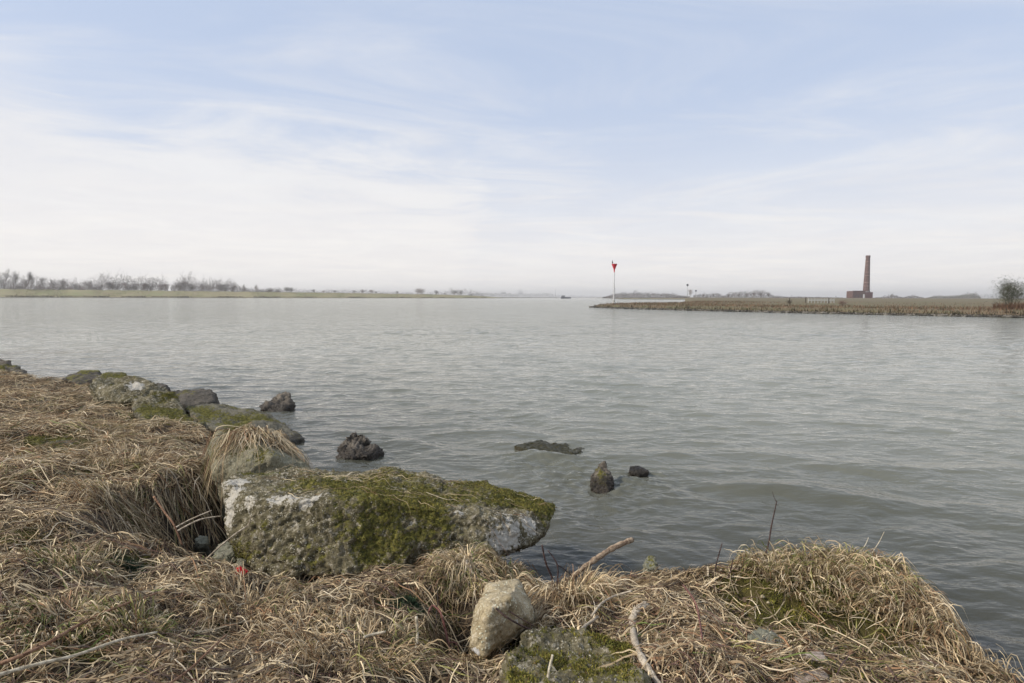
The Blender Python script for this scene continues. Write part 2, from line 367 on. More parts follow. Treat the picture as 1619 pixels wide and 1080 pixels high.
def rock(name, label, cat, hulls, mat, voxel=.012, amp=.05, fscale=3.5, moss=.0, whites=(), up=1.0, skirt=.0, fronds=0, seed=1, smooth=4, fine=.012, group=None, facet=.02, mossy_px=(), wbase=-.3, lift=0):
    """hulls: lists of (px, py, distance) or Vectors; united, remeshed and weathered"""
    bm = bmesh.new(); allp = []
    for h in hulls:
        pts_ = [at(*p) if not isinstance(p, Vector) else p.copy() for p in h]
        for p in pts_: p.z += lift
        if skirt: pts_ += [Vector((p.x*.98, p.y*1.0, p.z-skirt)) for p in pts_]
        allp += pts_
        vs = [bm.verts.new(p) for p in pts_]
        r_ = bmesh.ops.convex_hull(bm, input=vs)
        dead = [g for g in set(r_['geom_interior']+r_['geom_unused']) if isinstance(g, bmesh.types.BMVert) and g.is_valid]
        bmesh.ops.delete(bm, geom=dead, context='VERTS')
    me = bpy.data.meshes.new(name); bm.to_mesh(me); bm.free()
    o = bpy.data.objects.new(name, me); C.objects.link(o)
    md = o.modifiers.new('r', 'REMESH'); md.mode = 'VOXEL'; md.voxel_size = voxel
    md = o.modifiers.new('s', 'SMOOTH'); md.iterations = smooth; md.factor = .6
    dg = bpy.context.evaluated_depsgraph_get(); ev = o.evaluated_get(dg); em = bpy.data.meshes.new_from_object(ev)
    bpy.data.objects.remove(o); bpy.data.meshes.remove(me)
    n = len(em.vertices); V = np.zeros(n*3, np.float32); em.vertices.foreach_get('co', V); V = V.reshape(-1, 3).astype(float)
    Nn = np.zeros(n*3, np.float32); em.vertices.foreach_get('normal', Nn); Nn = Nn.reshape(-1, 3).astype(float)
    d = amp*fbm(V, fscale, 4, .5, seed)
    if facet: 
        q = fbm(V, fscale*1.5, 2, .5, seed+50); d = d+facet*(np.round(q*3)/3)
    rid = 1-np.abs(fbm(V, fscale*4.5, 3, .55, seed+9))*2.2
    d = d-fine*2.2*np.clip(rid-.62, 0, 1)+fine*.8*fbm(V, fscale*20, 3, .7, seed+3)+fine*.5*np.abs(fbm(V, fscale*6, 3, .6, seed+5))
    V = V+Nn*d[:, None]
    em.vertices.foreach_set('co', V.astype(np.float32).ravel()); em.update()
    em.vertices.foreach_get('normal', tmp := np.zeros(n*3, np.float32)); Nn = tmp.reshape(-1, 3).astype(float)
    mo = moss+up*.35*np.clip(Nn[:, 2], -.6, 1)+.55*fbm(V, 3.0, 4, .6, seed+31)
    for (mx, my, md_, mr) in mossy_px:
        p = np.array(at(mx, my, md_)); mo += .42*np.exp(-((V-p)**2).sum(1)/mr**2)
    wh = np.full(n, wbase)+.45*fbm(V, 6, 3, .6, seed+71)
    for (mx, my, md_, mr) in whites:
        p = np.array(at(mx, my, md_)); wh = np.maximum(wh, 1.0*np.exp(-((V-p)**2).sum(1)/mr**2)); mo -= .8*np.exp(-((V-p)**2).sum(1)/(mr*1.2)**2)
    for an, av in (('moss', mo), ('white', wh)):
        a = em.attributes.new(an, 'FLOAT', 'POINT'); a.data.foreach_set('value', av.astype(np.float32))
    em.polygons.foreach_set('use_smooth', np.ones(len(em.polygons), bool)); em.materials.clear(); em.materials.append(mat); em.name = name
    o = bpy.data.objects.new(name, em); C.objects.link(o); tag(o, label, cat, group)
    base = Vector((V[:, 0].mean(), V[:, 1].mean(), V[:, 2].min())); ground_at_origin(o, base)
    if fronds:
        pr = np.clip((mo+.35*fbm(V, 26, 2, .6, 5)-.45)*3, 0, 1); pr[V[:, 2] < .05] = 0
        if pr.sum() > 5:
            k = rng.choice(n, fronds, p=pr/pr.sum()); P = V[k]+rng.normal(0, voxel*.5, (fronds, 3))*[1, 1, .3]
            tn = fbm(P, 9, 3, .6, 8)+rng.normal(0, .25, fronds); ci = np.clip(((tn+.9)*2.4).astype(int), 0, 3)
            colr = MOSSPAL[ci]*rng.uniform(.7, 1.3, (fronds, 1)); br = rng.random(fronds) < .12; colr[br] = MOSSPAL[4]
            f = blades(P-np.array(base), Nn[k]*.9+[0, 0, .5], .010, .0035, colr, 'moss', M_MOSSF, o)
    # BVH for drapes
    bvh = BVHTree.FromPolygons([Vector(v) for v in V], [tuple(p.vertices) for p in em.polygons]); ROCKS.append((o, bvh)); o['_'] = 0; del o['_']
    return o, bvh

big, BIGB = rock('boulder', 'huge mossy boulder with white lichen lying at the water edge', 'rock', [
    [(352, 762, 3.25), (372, 748, 3.45), (440, 742, 3.7), (530, 752, 3.85), (360, 800, 3.05), (400, 785, 2.95), (480, 790, 2.92), (362, 850, 2.98), (395, 895, 2.86), (440, 916, 2.78), (540, 908, 2.76), (640, 900, 2.8),
     (600, 790, 2.95), (690, 800, 3.05), (620, 742, 3.75), (700, 752, 3.7), (400, 920, 3.5), (640, 905, 3.7), (470, 800, 4.0)],
    [(560, 755, 3.8), (620, 741, 3.8), (760, 762, 3.75), (820, 778, 3.65), (876, 800, 3.5), (879, 812, 3.42), (866, 838, 3.25), (838, 860, 3.12), (800, 872, 3.0), (760, 868, 2.95), (640, 900, 2.85), (560, 905, 2.85), (700, 808, 3.0), (600, 792, 2.95), (790, 815, 3.08),
     (850, 850, 3.4), (700, 890, 3.7)],
    ], M_BOULD, .0095, .045, 2.2, moss=.15, up=.7, seed=4, fronds=26000, smooth=1, fine=.015, facet=.034, wbase=-.10,
    whites=[(375, 762, 3.25, .10), (368, 785, 3.12, .09), (360, 815, 3.02, .08), (392, 795, 2.98, .06), (440, 788, 2.97, .07), (465, 786, 2.97, .075), (488, 792, 2.95, .07), (500, 786, 2.95, .04), (800, 845, 3.1, .14), (785, 855, 3.05, .12), (830, 830, 3.2, .10), (725, 815, 3.05, .04), (650, 830, 2.98, .03)],
    mossy_px=[(640, 790, 3.0, .35), (850, 800, 3.4, .2), (550, 775, 3.2, .2), (380, 880, 2.95, .25), (760, 785, 3.3, .2)])
drape_rock, DRB = rock('draped_rock', 'pale mossy rock half covered by hanging dry grass, behind the huge boulder', 'rock', [
    [(328, 708, 4.3), (345, 683, 4.5), (372, 673, 4.6), (400, 678, 4.7), (440, 690, 4.6), (492, 742, 4.3), (470, 745, 4.1), (420, 760, 4.0), (370, 765, 3.95), (335, 745, 4.05), (340, 800, 4.2), (430, 720, 4.0)]],
    M_PALER, .014, .06, 3, moss=.1, skirt=.2, seed=12, fronds=5000, fine=.012, facet=.02)
rock('mossy_slab', 'flat slab with bright green moss on top, sloping into the water', 'rock', [
    [(290, 641, 7.1), (325, 637, 7.5), (380, 642, 7.5), (432, 655, 7.3), (466, 680, 6.95), (482, 692, 6.75), (462, 700, 6.6), (400, 697, 6.3), (345, 683, 6.15), (310, 663, 6.5)]],
    M_MOSSY, .02, .05, 3, moss=-.02, skirt=.28, seed=17, fronds=6000, mossy_px=[(340, 652, 6.9, .45), (420, 685, 6.5, .2)])
rock('dark_rock', 'dark rounded rock at the waterline beyond the mossy slab', 'rock', [
    [(262, 618, 8.2), (300, 613, 8.5), (330, 615, 8.4), (341, 622, 8.3), (338, 634, 8.0), (300, 640, 7.8), (268, 636, 7.8)]], M_DARK, .022, .06, 3, moss=-.1, skirt=.2, seed=22)
rock('craggy_rock', 'craggy brown rock standing in the water beyond the mossy slab', 'rock', [
    [(412, 641, 8.7), (430, 628, 8.9), (445, 618, 9.0), (458, 619, 9.0), (465, 634, 8.9), (462, 646, 8.6), (438, 652, 8.5), (415, 648, 8.5)]], M_CRAG, .02, .10, 5, moss=-.4, skirt=.3, seed=31, facet=.04, fine=.03, smooth=1)
rock('craggy_rock', 'craggy brown rock in the water right behind the huge boulder', 'rock', [
    [(538, 708, 6.15), (545, 690, 6.3), (560, 682, 6.4), (572, 685, 6.4), (583, 694, 6.35)], [(540, 700, 6.3), (596, 708, 6.2), (580, 720, 5.95), (545, 724, 5.95), (530, 730, 6.0), (604, 718, 6.2), (600, 712, 6.5)]], M_CRAG, .012, .05, 6, moss=-.5, skirt=.12, seed=36, facet=.03, fine=.03, smooth=2)
rock('lichened_rock', 'lichen spotted rock with pinkish top, highest on the left bank', 'rock', [
    [(135, 612, 7.0), (160, 601, 7.3), (200, 600, 7.4), (240, 606, 7.4), (232, 625, 7.0), (200, 640, 6.8), (150, 636, 6.8)],
    [(200, 622, 7.1), (240, 611, 7.3), (268, 617, 7.3), (290, 655, 6.8), (270, 665, 6.6), (215, 655, 6.6)]], M_BOULD, .02, .09, 3, moss=.05, skirt=.3, seed=41, lift=.04, fronds=6000, fine=.02,
    whites=[(215, 612, 7.1, .13), (160, 610, 7.0, .05), (232, 609, 7.3, .08)])
rock('low_dark_rock', 'small dark rock peeping over the pinkish lichen spotted rock', 'rock', [
    [(238, 612, 8.3), (250, 605, 8.5), (262, 609, 8.5), (264, 620, 8.2), (240, 622, 8.1)]], M_DARK, .022, .05, 4, moss=-.2, skirt=.2, seed=43)
rock('dark_slab', 'dark flat slab on the far left bank beside the green mossy block', 'rock', [
    [(98, 598, 9.0), (125, 588, 9.5), (155, 587, 9.5), (160, 597, 9.1), (120, 606, 8.9)]], M_DARK, .025, .05, 3, moss=.1, skirt=.15, seed=46)
rock('mossy_block', 'small green mossy block on the far left bank beside the dark slab', 'rock', [
    [(156, 596, 8.8), (165, 590, 9.1), (198, 589, 9.1), (200, 601, 8.8), (170, 606, 8.6)]], M_MOSSY, .022, .04, 3, moss=.4, skirt=.15, seed=48, fronds=2500)
rock('edge_rock', 'brown mossy rock at the left edge where the bank meets the water', 'rock', [
    [(-60, 566, 10.6), (-10, 566, 10.8), (14, 568, 10.8), (30, 582, 10.5), (46, 596, 10.0), (0, 598, 9.6), (-50, 600, 9.6)]], M_CRAG, .03, .12, 3, moss=.1, skirt=.2, seed=51, fronds=2000, fine=.03)
rock('mossy_rock', 'low mossy rock with yellow green moss sunk in dry grass below the lichen spotted rock', 'rock', [
    [(205, 652, 6.4), (240, 650, 6.5), (290, 660, 6.4), (325, 680, 6.0), (290, 690, 5.8), (230, 675, 5.9)]], M_MOSSY, .02, .07, 3.5, moss=.3, skirt=.3, seed=55, lift=.07, fronds=7000)
rock('mossy_rock', 'low mossy rock buried in dry grass nearest the left side', 'rock', [
    [(38, 702, 4.75), (60, 694, 4.9), (110, 695, 4.9), (125, 712, 4.6), (90, 722, 4.45), (45, 716, 4.5)]], M_MOSSY, .016, .06, 4, moss=.3, skirt=.25, seed=58, lift=.06, fronds=4000)
rock('standing_stone', 'upright wedge shaped stone standing in the water', 'rock', [
    [(934, 748, 5.2), (946, 731, 5.3), (956, 730, 5.3), (966, 748, 5.25), (974, 768, 5.1), (955, 782, 5.0), (934, 772, 5.05)]], M_CRAG, .011, .035, 6, moss=.02, skirt=.25, seed=61, fine=.014, smooth=2)
rock('small_wet_stone', 'small dark wet stone just above the water beside the upright wedge stone', 'rock', [
    [(994, 744, 5.6), (1002, 740, 5.7), (1014, 744, 5.65), (1026, 754, 5.5), (1010, 758, 5.45), (996, 752, 5.5)]], M_DARK, .011, .03, 7, moss=-.5, skirt=.2, seed=63, lift=.05)
rock('sunken_rock', 'sunken olive rock washed over by a smooth wave', 'rock', [
    [(812, 713, 6.5), (850, 704, 6.8), (890, 710, 6.8), (938, 722, 6.5), (900, 730, 6.15), (835, 723, 6.2)]], M_MOSSY, .018, .03, 4, moss=.42, skirt=.25, seed=65, lift=.07)
rock('limestone', 'cream limestone rock standing on end below the huge boulder', 'rock', [
    [(742, 1032, 1.98), (765, 1045, 1.95), (755, 952, 2.12), (776, 927, 2.28), (820, 922, 2.34), (845, 965, 2.2), (836, 986, 2.08), (790, 1022, 1.99), (806, 952, 2.02), (772, 972, 1.99), (848, 990, 2.38), (770, 930, 2.42), (750, 1040, 2.2)]],
    M_LIME, .007, .022, 4, moss=-.05, up=.3, seed=72, fine=.005, smooth=0, facet=.012, lift=.015, whites=[(762, 975, 2.08, .03), (810, 978, 2.06, .03), (755, 1030, 1.97, .03)])
rock('foreground_rock', 'broad mossy rock with white shell bits at the bottom edge', 'rock', [
    [(800, 1060, 1.75), (830, 1022, 1.92), (870, 1010, 2.0), (930, 1015, 2.0), (985, 1035, 1.92), (1012, 1062, 1.82), (1010, 1110, 1.6), (800, 1120, 1.55), (900, 1130, 1.5)]],
    M_BOULD, .008, .05, 4, moss=.22, skirt=.2, seed=75, lift=.045, fronds=12000, whites=[(903, 1045, 1.88, .018), (905, 1060, 1.84, .018), (1010, 1072, 1.78, .04), (960, 1058, 1.85, .012), (925, 1022, 1.97, .02)])
rock('pink_rock', 'smooth pinkish rock at the bottom right edge in the grass', 'rock', [
    [(1252, 1060, 1.85), (1262, 1050, 1.9), (1300, 1046, 1.92), (1312, 1060, 1.85), (1308, 1095, 1.7), (1258, 1098, 1.68)]], M_PINK, .007, .012, 4, fine=.003, moss=-.6, skirt=.2, seed=78, lift=.04, wbase=-.6)
rock('grey_stone', 'half buried grey green stone in the bare mossy patch', 'rock', [
    [(1178, 1014, 2.06), (1195, 1005, 2.12), (1225, 1003, 2.15), (1248, 1014, 2.1), (1242, 1030, 2.0), (1205, 1034, 1.98)]], M_GREY, .008, .02, 6, moss=-.1, skirt=.15, seed=81, lift=.022, wbase=-.5)
rock('round_stone', 'round yellow green stone on the grassy edge right of the driftwood branch', 'rock', [
    [(1019, 890, 2.78), (1024, 880, 2.85), (1034, 879, 2.86), (1041, 887, 2.8), (1038, 898, 2.74), (1024, 899, 2.73)]], M_GREY, .007, .01, 8, moss=.25, skirt=.16, seed=84, wbase=-.6)
for i, (hl, lb) in enumerate([
    ([(335, 868, 3.5), (350, 857, 3.6), (372, 852, 3.65), (380, 862, 3.55), (365, 875, 3.4), (342, 878, 3.4)], 'green tinged flat stone in the dark hollow, just left of the huge boulder'),
    ([(322, 893, 3.2), (345, 872, 3.35), (370, 868, 3.35), (375, 885, 3.25), (352, 894, 3.1), (330, 900, 3.1)], 'mossy stone at the near lip of the dark hollow'),
    ([(308, 852, 3.7), (316, 846, 3.75), (326, 849, 3.75), (328, 858, 3.65), (312, 860, 3.62)], 'small brown stone deepest in the dark hollow'),
    ([(372, 880, 3.0), (382, 872, 3.1), (392, 880, 3.0), (390, 892, 2.9), (376, 892, 2.9)], 'grey stone wedged under the left end of the huge boulder')]):
    rock('hollow_stone', lb, 'rock', [hl], M_GREY, .009, .02, 6, moss=.0, skirt=.3, seed=90+i, wbase=-.6, group='stones in the dark hollow')
peb_spots = [(1148, 892, 6), (1158, 896, 8), (1170, 890, 7), (1178, 897, 9), (1186, 892, 6), (1166, 900, 6), (1205, 944, 6), (1214, 953, 7), (1140, 896, 5), (1276, 893, 8), (1370, 1058, 8), (1335, 1038, 7)]
peb_labels = ['small white pebble second from the left in the cluster on the grassy edge', 'white pebble in the middle of the cluster on the grassy edge', 'highest white pebble in the cluster on the grassy edge', 'largest white pebble of the cluster on the grassy edge',
              'rightmost white pebble of the cluster on the grassy edge', 'lowest white pebble of the cluster on the grassy edge', 'upper of two white pebbles on the bare mossy patch', 'lower of two white pebbles on the bare mossy patch', 'leftmost tiny white pebble of the cluster on the grassy edge',
              'white shell fragment on the grass behind the bare patch', 'pale pebble in green moss near the bottom right', 'pale pebble in moss just above the pinkish rock']
for i, (px_, py_, s_) in enumerate(peb_spots):
    p = on_ground(px_, py_, .018); s_ = .72*s_/900*p.y*random.Random(i).uniform(.6, 1.3)
    rock('pebble', peb_labels[i], 'pebble', [[p+Vector(v)*s_ for v in ((-1, -.3, 0), (1, -.2, .1), (.2, -1, .2), (0, 1, .1), (.1, 0, .8), (-.3, -.4, .6), (0, 0, -.8), (.6, .4, .6))]], M_LIME, s_*.22, s_*.3, 30, moss=-.9, seed=120+i, fine=.001, smooth=2, facet=0, wbase=.3, group='white pebbles on the grassy bank')

# ------------------------------------------------------------------ dry grass
def straw_mat():
    m, nt, b = material('dry_straw'); b.inputs['Roughness'].default_value = .65
    nt.put(b.inputs['Base Color'], nt.attr('col', 0)); b.inputs['Specular IOR Level'].default_value = .25
    tr = nt.new('ShaderNodeBsdfTranslucent'); nt.put(tr.inputs[0], nt.attr('col', 0))
    mx = nt.new('ShaderNodeMixShader'); mx.inputs[0].default_value = .15
    nt.l.new(b.outputs[0], mx.inputs[1]); nt.l.new(tr.outputs[0], mx.inputs[2]); nt.l.new(mx.outputs[0], nt.n['Material Output'].inputs[0])
    return m
M_STRAW = straw_mat()
PAL = np.array([(.68, .59, .42), (.50, .405, .27), (.29, .22, .14), (.33, .205, .125), (.26, .26, .10), (.13, .095, .06), (.70, .63, .50), (.13, .18, .05)])
def straws(name, x0, y0, head, ln, wd, h0, arch, rise, curl, col, segs=5, surf=None, mat=None, parent=None, maxdrop=None):
    n = len(x0); t = np.linspace(0, 1, segs+1); surf = surf or T
    ang = head[:, None]+curl[:, None]*(t[None, :]-.3)+rng.normal(0, .05, (n, segs+1)).cumsum(1)
    kn = rng.random(n) < .3; ang = ang+(kn*rng.normal(0, 1.0, n))[:, None]*(t[None, :] > rng.uniform(.3, .8, n)[:, None])
    st = (ln/segs)[:, None]; X_ = x0[:, None]+np.concatenate([np.zeros((n, 1)), np.cumsum(np.cos(ang[:, :-1])*st, 1)], 1)
    Y_ = y0[:, None]+np.concatenate([np.zeros((n, 1)), np.cumsum(np.sin(ang[:, :-1])*st, 1)], 1)
    S = surf(X_, Y_)
    if maxdrop is not None:      # a stem is stiff: it cannot dip faster than its own length
        for k in range(1, segs+1): S[:, k] = np.maximum(S[:, k], S[:, k-1]-st[:, 0]*maxdrop)
    Z_ = S+h0[:, None]+arch[:, None]*4*t*(1-t)+rise[:, None]*t**1.3+rng.normal(0, .003, (n, segs+1))
    P = np.stack([X_, Y_, Z_], -1); d = np.gradient(P, axis=1); d /= np.linalg.norm(d, axis=2)[..., None]+1e-9
    ph = rng.uniform(-1, 1, n)*1.2
    side = np.stack([-d[..., 1], d[..., 0], np.zeros_like(d[..., 0])], -1); side /= np.linalg.norm(side, axis=2)[..., None]+1e-6
    upv = np.cross(d, side); wv = side*np.cos(ph)[:, None, None]+upv*np.sin(ph)[:, None, None]
    wt = wd[:, None]*np.clip(1.15-t**3*1.0, .12, 1)[None, :]*.5
    V = np.stack([P-wv*wt[..., None], P+wv*wt[..., None]], 2)           # n, segs+1, 2, 3
    base = (np.arange(n)*(segs+1)*2)[:, None]+(np.arange(segs)*2)[None, :]
    F = np.stack([base, base+1, base+3, base+2], -1).reshape(-1, 4)
    cc = np.repeat(col, (segs+1)*2, 0)
    return build(name, V.reshape(-1, 3), F, mat or M_STRAW, parent, attrs={'col': cc})
BARE = [(*(on_ground(a, b)[:2] if a != 'pit' else (-1.93, 3.5)), rx_, ry_, k) for a, b, rx_, ry_, k in [(1260, 965, .42, .20, .97), (1180, 940, .22, .14, .85), (1300, 1000, .25, .12, .7), (1300, 1055, .3, .08, .7), ('pit', 0, .54, .66, .998), (640, 965, .12, .10, .8), (905, 1050, .2, .12, .8), (785, 985, .09, .12, .97),
        (265, 668, .5, .25, .6), (85, 706, .35, .2, .7), (205, 905, .13, .08, .7), (150, 1015, .10, .07, .6), (330, 1000, .09, .06, .6), (520, 985, .11, .07, .65), (40, 850, .14, .10, .6), (160, 740, .22, .14, .6), (725, 1020, .08, .1, .8), (180, 630, .6, .3, .5)]]
RB = []
for o_, bv in ROCKS:
    if o_['category'] == 'rock':
        vs = np.array([o_.location+v.co for v in o_.data.vertices]); RB.append((o_, bv, vs.min(0), vs.max(0)))
def density(x, y):
    e = edge_dist(x, y); p = np.clip((e+.16)*7, 0, 1)
    for bx, by, rx_, ry_, k in BARE: p = p*(1-k*np.exp(-(((x-bx)/rx_)**2+((y-by)/ry_)**2)**1.5))
    p = p*(.05+.95*np.clip(.60+2.2*fb2(x, y, 4.2, 3, .6, 61), 0, 1))
    for o_, bv, lo, hi in RB:
        k = np.nonzero((x > lo[0]) & (x < hi[0]) & (y > lo[1]) & (y < hi[1]) & (p > 0))[0]
        if len(k):
            tz = T(x[k], y[k])
            for i, z_ in zip(k, tz):
                h = bv.ray_cast(Vector((x[i], y[i], 3)), Vector((0, 0, -1)))
                if h[0] is not None and h[0].z > z_-.01: p[i] *= .03
    return p
def sample(n, a0, a1, r0, r1, pw=0.0):
    xs = []; ys = []; got = 0
    while got < n:
        m_ = n*2; a = np.radians(rng.uniform(a0, a1, m_)); u = rng.random(m_)
        r_ = r0*(r1/r0)**u if pw == 0 else (r0**pw+u*(r1**pw-r0**pw))**(1/pw)
        x = r_*np.sin(a); y = r_*np.cos(a); k = rng.random(m_) < density(x, y)
        xs.append(x[k]); ys.append(y[k]); got += k.sum()
    return np.concatenate(xs)[:n], np.concatenate(ys)[:n]
def colours(x, y, dark=0.0, green=0.0):
    n = len(x); g = fb2(x, y, 1.7, 3, .6, 91); rd = fb2(x, y, 2.3, 3, .6, 95); lt = fb2(x, y, 3.5, 3, .6, 97)
    u = rng.random(n); c = np.zeros(n, int)
    W_ = np.stack([.30+.5*lt, .26+0*u, .20-.2*lt, .08+.25*rd, np.maximum(0, .02+.28*g+green), .13+dark+0*u, .09+.18*lt, np.maximum(0, .01+.12*g+green*.4)], 1); W_ = np.clip(W_, .005, None); W_ /= W_.sum(1)[:, None]
    cs = W_.cumsum(1); c = (u[:, None] > cs).sum(1).clip(0, 7)
    return PAL[c]*rng.uniform(.45, 1.3, (n, 1))*np.array([1.04, .96, .84])
def field(x, y):                                   # combed direction of the matted grass
    return 2.6*fb2(x, y, 1.1, 2, .5, 41)*2+.3
# A: dense mat near the camera, short broken straw
x, y = sample(80000, -58, 56, 1.15, 4.6, 1.2)
n = len(x); hd = field(x, y)+rng.normal(0, 1.7, n)
o = straws('dry_grass', x, y, hd, rng.uniform(.03, .15, n), rng.uniform(.0012, .0045, n)*np.where(rng.random(n) < .1, 2.0, 1), rng.uniform(-.014, .022, n), rng.uniform(-.01, .015, n), rng.normal(.002, .014, n), rng.normal(0, .45, n), colours(x, y, .12), 5, maxdrop=1.6)
tag(o, 'matted short dry grass and broken straw covering the near bank', 'grass', kind='stuff')
# B: long arching stalks
x, y = sample(10000, -58, 56, 1.15, 5.0, 1.2)
n = len(x); hd = field(x, y)+rng.normal(0, 1.3, n)
o = straws('dry_grass', x, y, hd, rng.uniform(.12, .36, n), rng.uniform(.0016, .0052, n), rng.uniform(.0, .026, n), rng.uniform(-.008, .018, n), rng.normal(.002, .016, n), rng.normal(0, .7, n), colours(x, y, -.06), 8, maxdrop=1.1)
tag(o, 'long pale arching grass stalks lying tangled over the near bank', 'grass', kind='stuff')
# B2: dark twigs, bramble stems and dead leaves lying in the straw
x, y = sample(5200, -58, 56, 1.15, 5.0, 1.2); n = len(x)
dk = np.array([(.09, .06, .045), (.13, .075, .06), (.19, .11, .08), (.06, .045, .035), (.24, .18, .12)])[rng.integers(0, 5, n)]*rng.uniform(.7, 1.2, (n, 1))
o = straws('twig_litter', x, y, rng.uniform(-3.14, 3.14, n), rng.uniform(.06, .34, n), rng.uniform(.0015, .0045, n), rng.uniform(.0, .03, n), rng.uniform(-.005, .012, n), rng.normal(.004, .016, n), rng.normal(0, .25, n), dk, 6, maxdrop=.8)
tag(o, 'thin dark twigs and bramble stems strewn through the dry grass', 'twigs', kind='stuff')
x, y = sample(5000, -58, 56, 1.15, 4.5, 1.2); n = len(x)
dk = np.array([(.17, .10, .055), (.26, .18, .10), (.12, .08, .05), (.36, .28, .18)])[rng.integers(0, 4, n)]*rng.uniform(.6, 1.3, (n, 1))
o = straws('leaf_litter', x, y, rng.uniform(-3.14, 3.14, n), rng.uniform(.02, .055, n), rng.uniform(.006, .016, n), rng.uniform(.0, .022, n), rng.uniform(0, .010, n), rng.normal(.002, .01, n), rng.normal(0, .5, n), dk, 3, maxdrop=1)
tag(o, 'curled dead leaves and broad broken blades in the dry grass', 'leaves', kind='stuff')
# C: far part of the left bank
x, y = sample(62000, -60, -8, 4.2, 16, .9)
n = len(x); hd = field(x, y)+rng.normal(0, 1.4, n)
o = straws('dry_grass', x, y, hd, rng.uniform(.08, .28, n), rng.uniform(.0025, .007, n), rng.uniform(-.01, .035, n), rng.uniform(-.01, .03, n), rng.normal(.006, .025, n), rng.normal(0, .5, n), colours(x, y, .05), 4, maxdrop=1.6)
tag(o, 'matted dry grass on the far part of the left bank', 'grass', kind='stuff')
# D: tussocks that hang over edges / stand up
def tussock(px_, py_, n, rad, ln, up_, head=None, spread=3.14, lab=None, green=0, dark=0, wd=(.002, .0045), arch=.5, out=.3, cols=None, surf=None, maxdrop=1.3, hang=0):
    p = on_ground(px_, py_); a = rng.uniform(-math.pi, math.pi, n); q = rad*np.sqrt(rng.random(n))
    x = p.x+q*np.cos(a); y = p.y+q*np.sin(a)
    hd = a+rng.normal(0, .5, n) if head is None else head+rng.normal(0, spread, n)
    L = rng.uniform(ln*.5, ln*1.2, n)
    return straws('grass_tussock', x, y, hd, L*rng.uniform(.5, 1, n), rng.uniform(*wd, n), rng.uniform(.0, .03, n), L*rng.uniform(0, arch, n), L*rng.uniform(up_-.3, up_+.3, n), rng.normal(0, .45, n), colours(x, y, dark, green) if cols is None else cols(n), 7, maxdrop=maxdrop, surf=surf)
TS = [(1290, 885, 2600, .34, .13, .55, .15, 'bushy yellow tussock crest on the far side of the right mound'),
      (1380, 900, 2200, .22, .15, .35, .05, 'pale tussock on the shoulder of the right mound facing the water'),
      (1450, 960, 2000, .20, .15, .2, 0, 'dry tussock drooping over the right edge of the right mound'),
      (1520, 1030, 1600, .18, .14, .1, 0, 'dry tussock at the lower right end of the bank'),
      (1210, 888, 700, .12, .09, .5, .2, 'short green tinged tussock beside the white pebbles'),
      (200, 735, 1500, .26, .14, .1, 0, 'dense brown tussock overhanging the dark hollow'),
      (185, 800, 900, .25, .13, .1, 0, 'dry tussock left of the dark hollow'),
      (900, 950, 1500, .16, .18, .15, 0, 'straw tussock at the foot of the driftwood branch'),
      (740, 880, 1700, .18, .12, .2, 0, 'wiry brown tussock against the right underside of the huge boulder'),
      (800, 905, 1000, .10, .12, .2, .05, 'grass clump on the earth lip above the limestone'),
      (385, 965, 600, .18, .12, .0, .02, 'grass clump on the near lip of the hollow'),
      (120, 900, 450, .16, .08, .25, .12, 'yellow green grass clump at the far left foreground'),
      (90, 985, 500, .14, .07, .3, .4, 'fresh green grass clump near the left edge'),
      (215, 990, 400, .09, .08, .6, .5, 'small fresh green clump beside the long pale reed'),
      (560, 1040, 700, .24, .14, .02, 0, 'straw clump in the middle foreground'),
      (758, 1052, 260, .07, .10, .3, .05, 'small straw clump pressed against the foot of the limestone'),
      (838, 1003, 300, .07, .10, .2, 0, 'wiry straw clump against the right side of the limestone'),
      (480, 1010, 500, .2, .12, .0, 0, 'brown straw clump left of the mossy hump')]
for (a, b, n, rd, ln, up_, gr, lb) in TS: tag(tussock(a, b, n, rd, ln, up_, green=gr, dark=-.05), lb, 'grass tussock', 'grass tussocks on the near bank')
# roots and dead stems hanging down the earth faces
x, y = sample(5000, -50, 50, 1.6, 3.4, 1.2)
e = edge_dist(x, y); k = (e < .12); x = x[k]; y = y[k]; n = len(x)
o = straws('dry_grass', x, y, rng.uniform(-3.1, 3.1, n)*.6+math.pi/2, rng.uniform(.06, .2, n), rng.uniform(.0015, .004, n), rng.uniform(.0, .02, n), rng.uniform(0, .03, n), rng.normal(0, .02, n), rng.normal(0, 1, n), colours(x, y, .1), 6, maxdrop=2.2)
tag(o, 'dead stems hanging down the edge of the near bank', 'grass', kind='stuff')
# grass draped over the rock behind the boulder
def surf_rock(bvh):
    def f(X_, Y_):
        out = T(X_, Y_).ravel(); xs = X_.ravel(); ys = Y_.ravel()
        for i in range(len(xs)):
            h = bvh.ray_cast(Vector((xs[i], ys[i], 3)), Vector((0, 0, -1)))
            if h[0] is not None: out[i] = max(out[i], h[0].z)
        return out.reshape(X_.shape)
    return f
n = 520
s0 = [at(372, 676, 4.45), at(445, 692, 4.5)]
u = rng.random(n); x = s0[0].x+(s0[1].x-s0[0].x)*u+rng.normal(0, .05, n); y = s0[0].y+(s0[1].y-s0[0].y)*u+rng.normal(0, .06, n)
o = straws('hanging_grass', x, y, np.radians(-62)+(u-.5)*1.1+rng.normal(0, .42, n), rng.uniform(.08, .5, n), rng.uniform(.003, .006, n), rng.uniform(.0, .03, n), rng.uniform(.01, .06, n), rng.normal(0, .015, n), rng.normal(0, .5, n), colours(x, y, -.05), 9, surf=surf_rock(DRB), maxdrop=2.5)
tag(o, 'thick thatch of dry grass hanging over the pale rock behind the huge boulder', 'grass', kind='stuff')
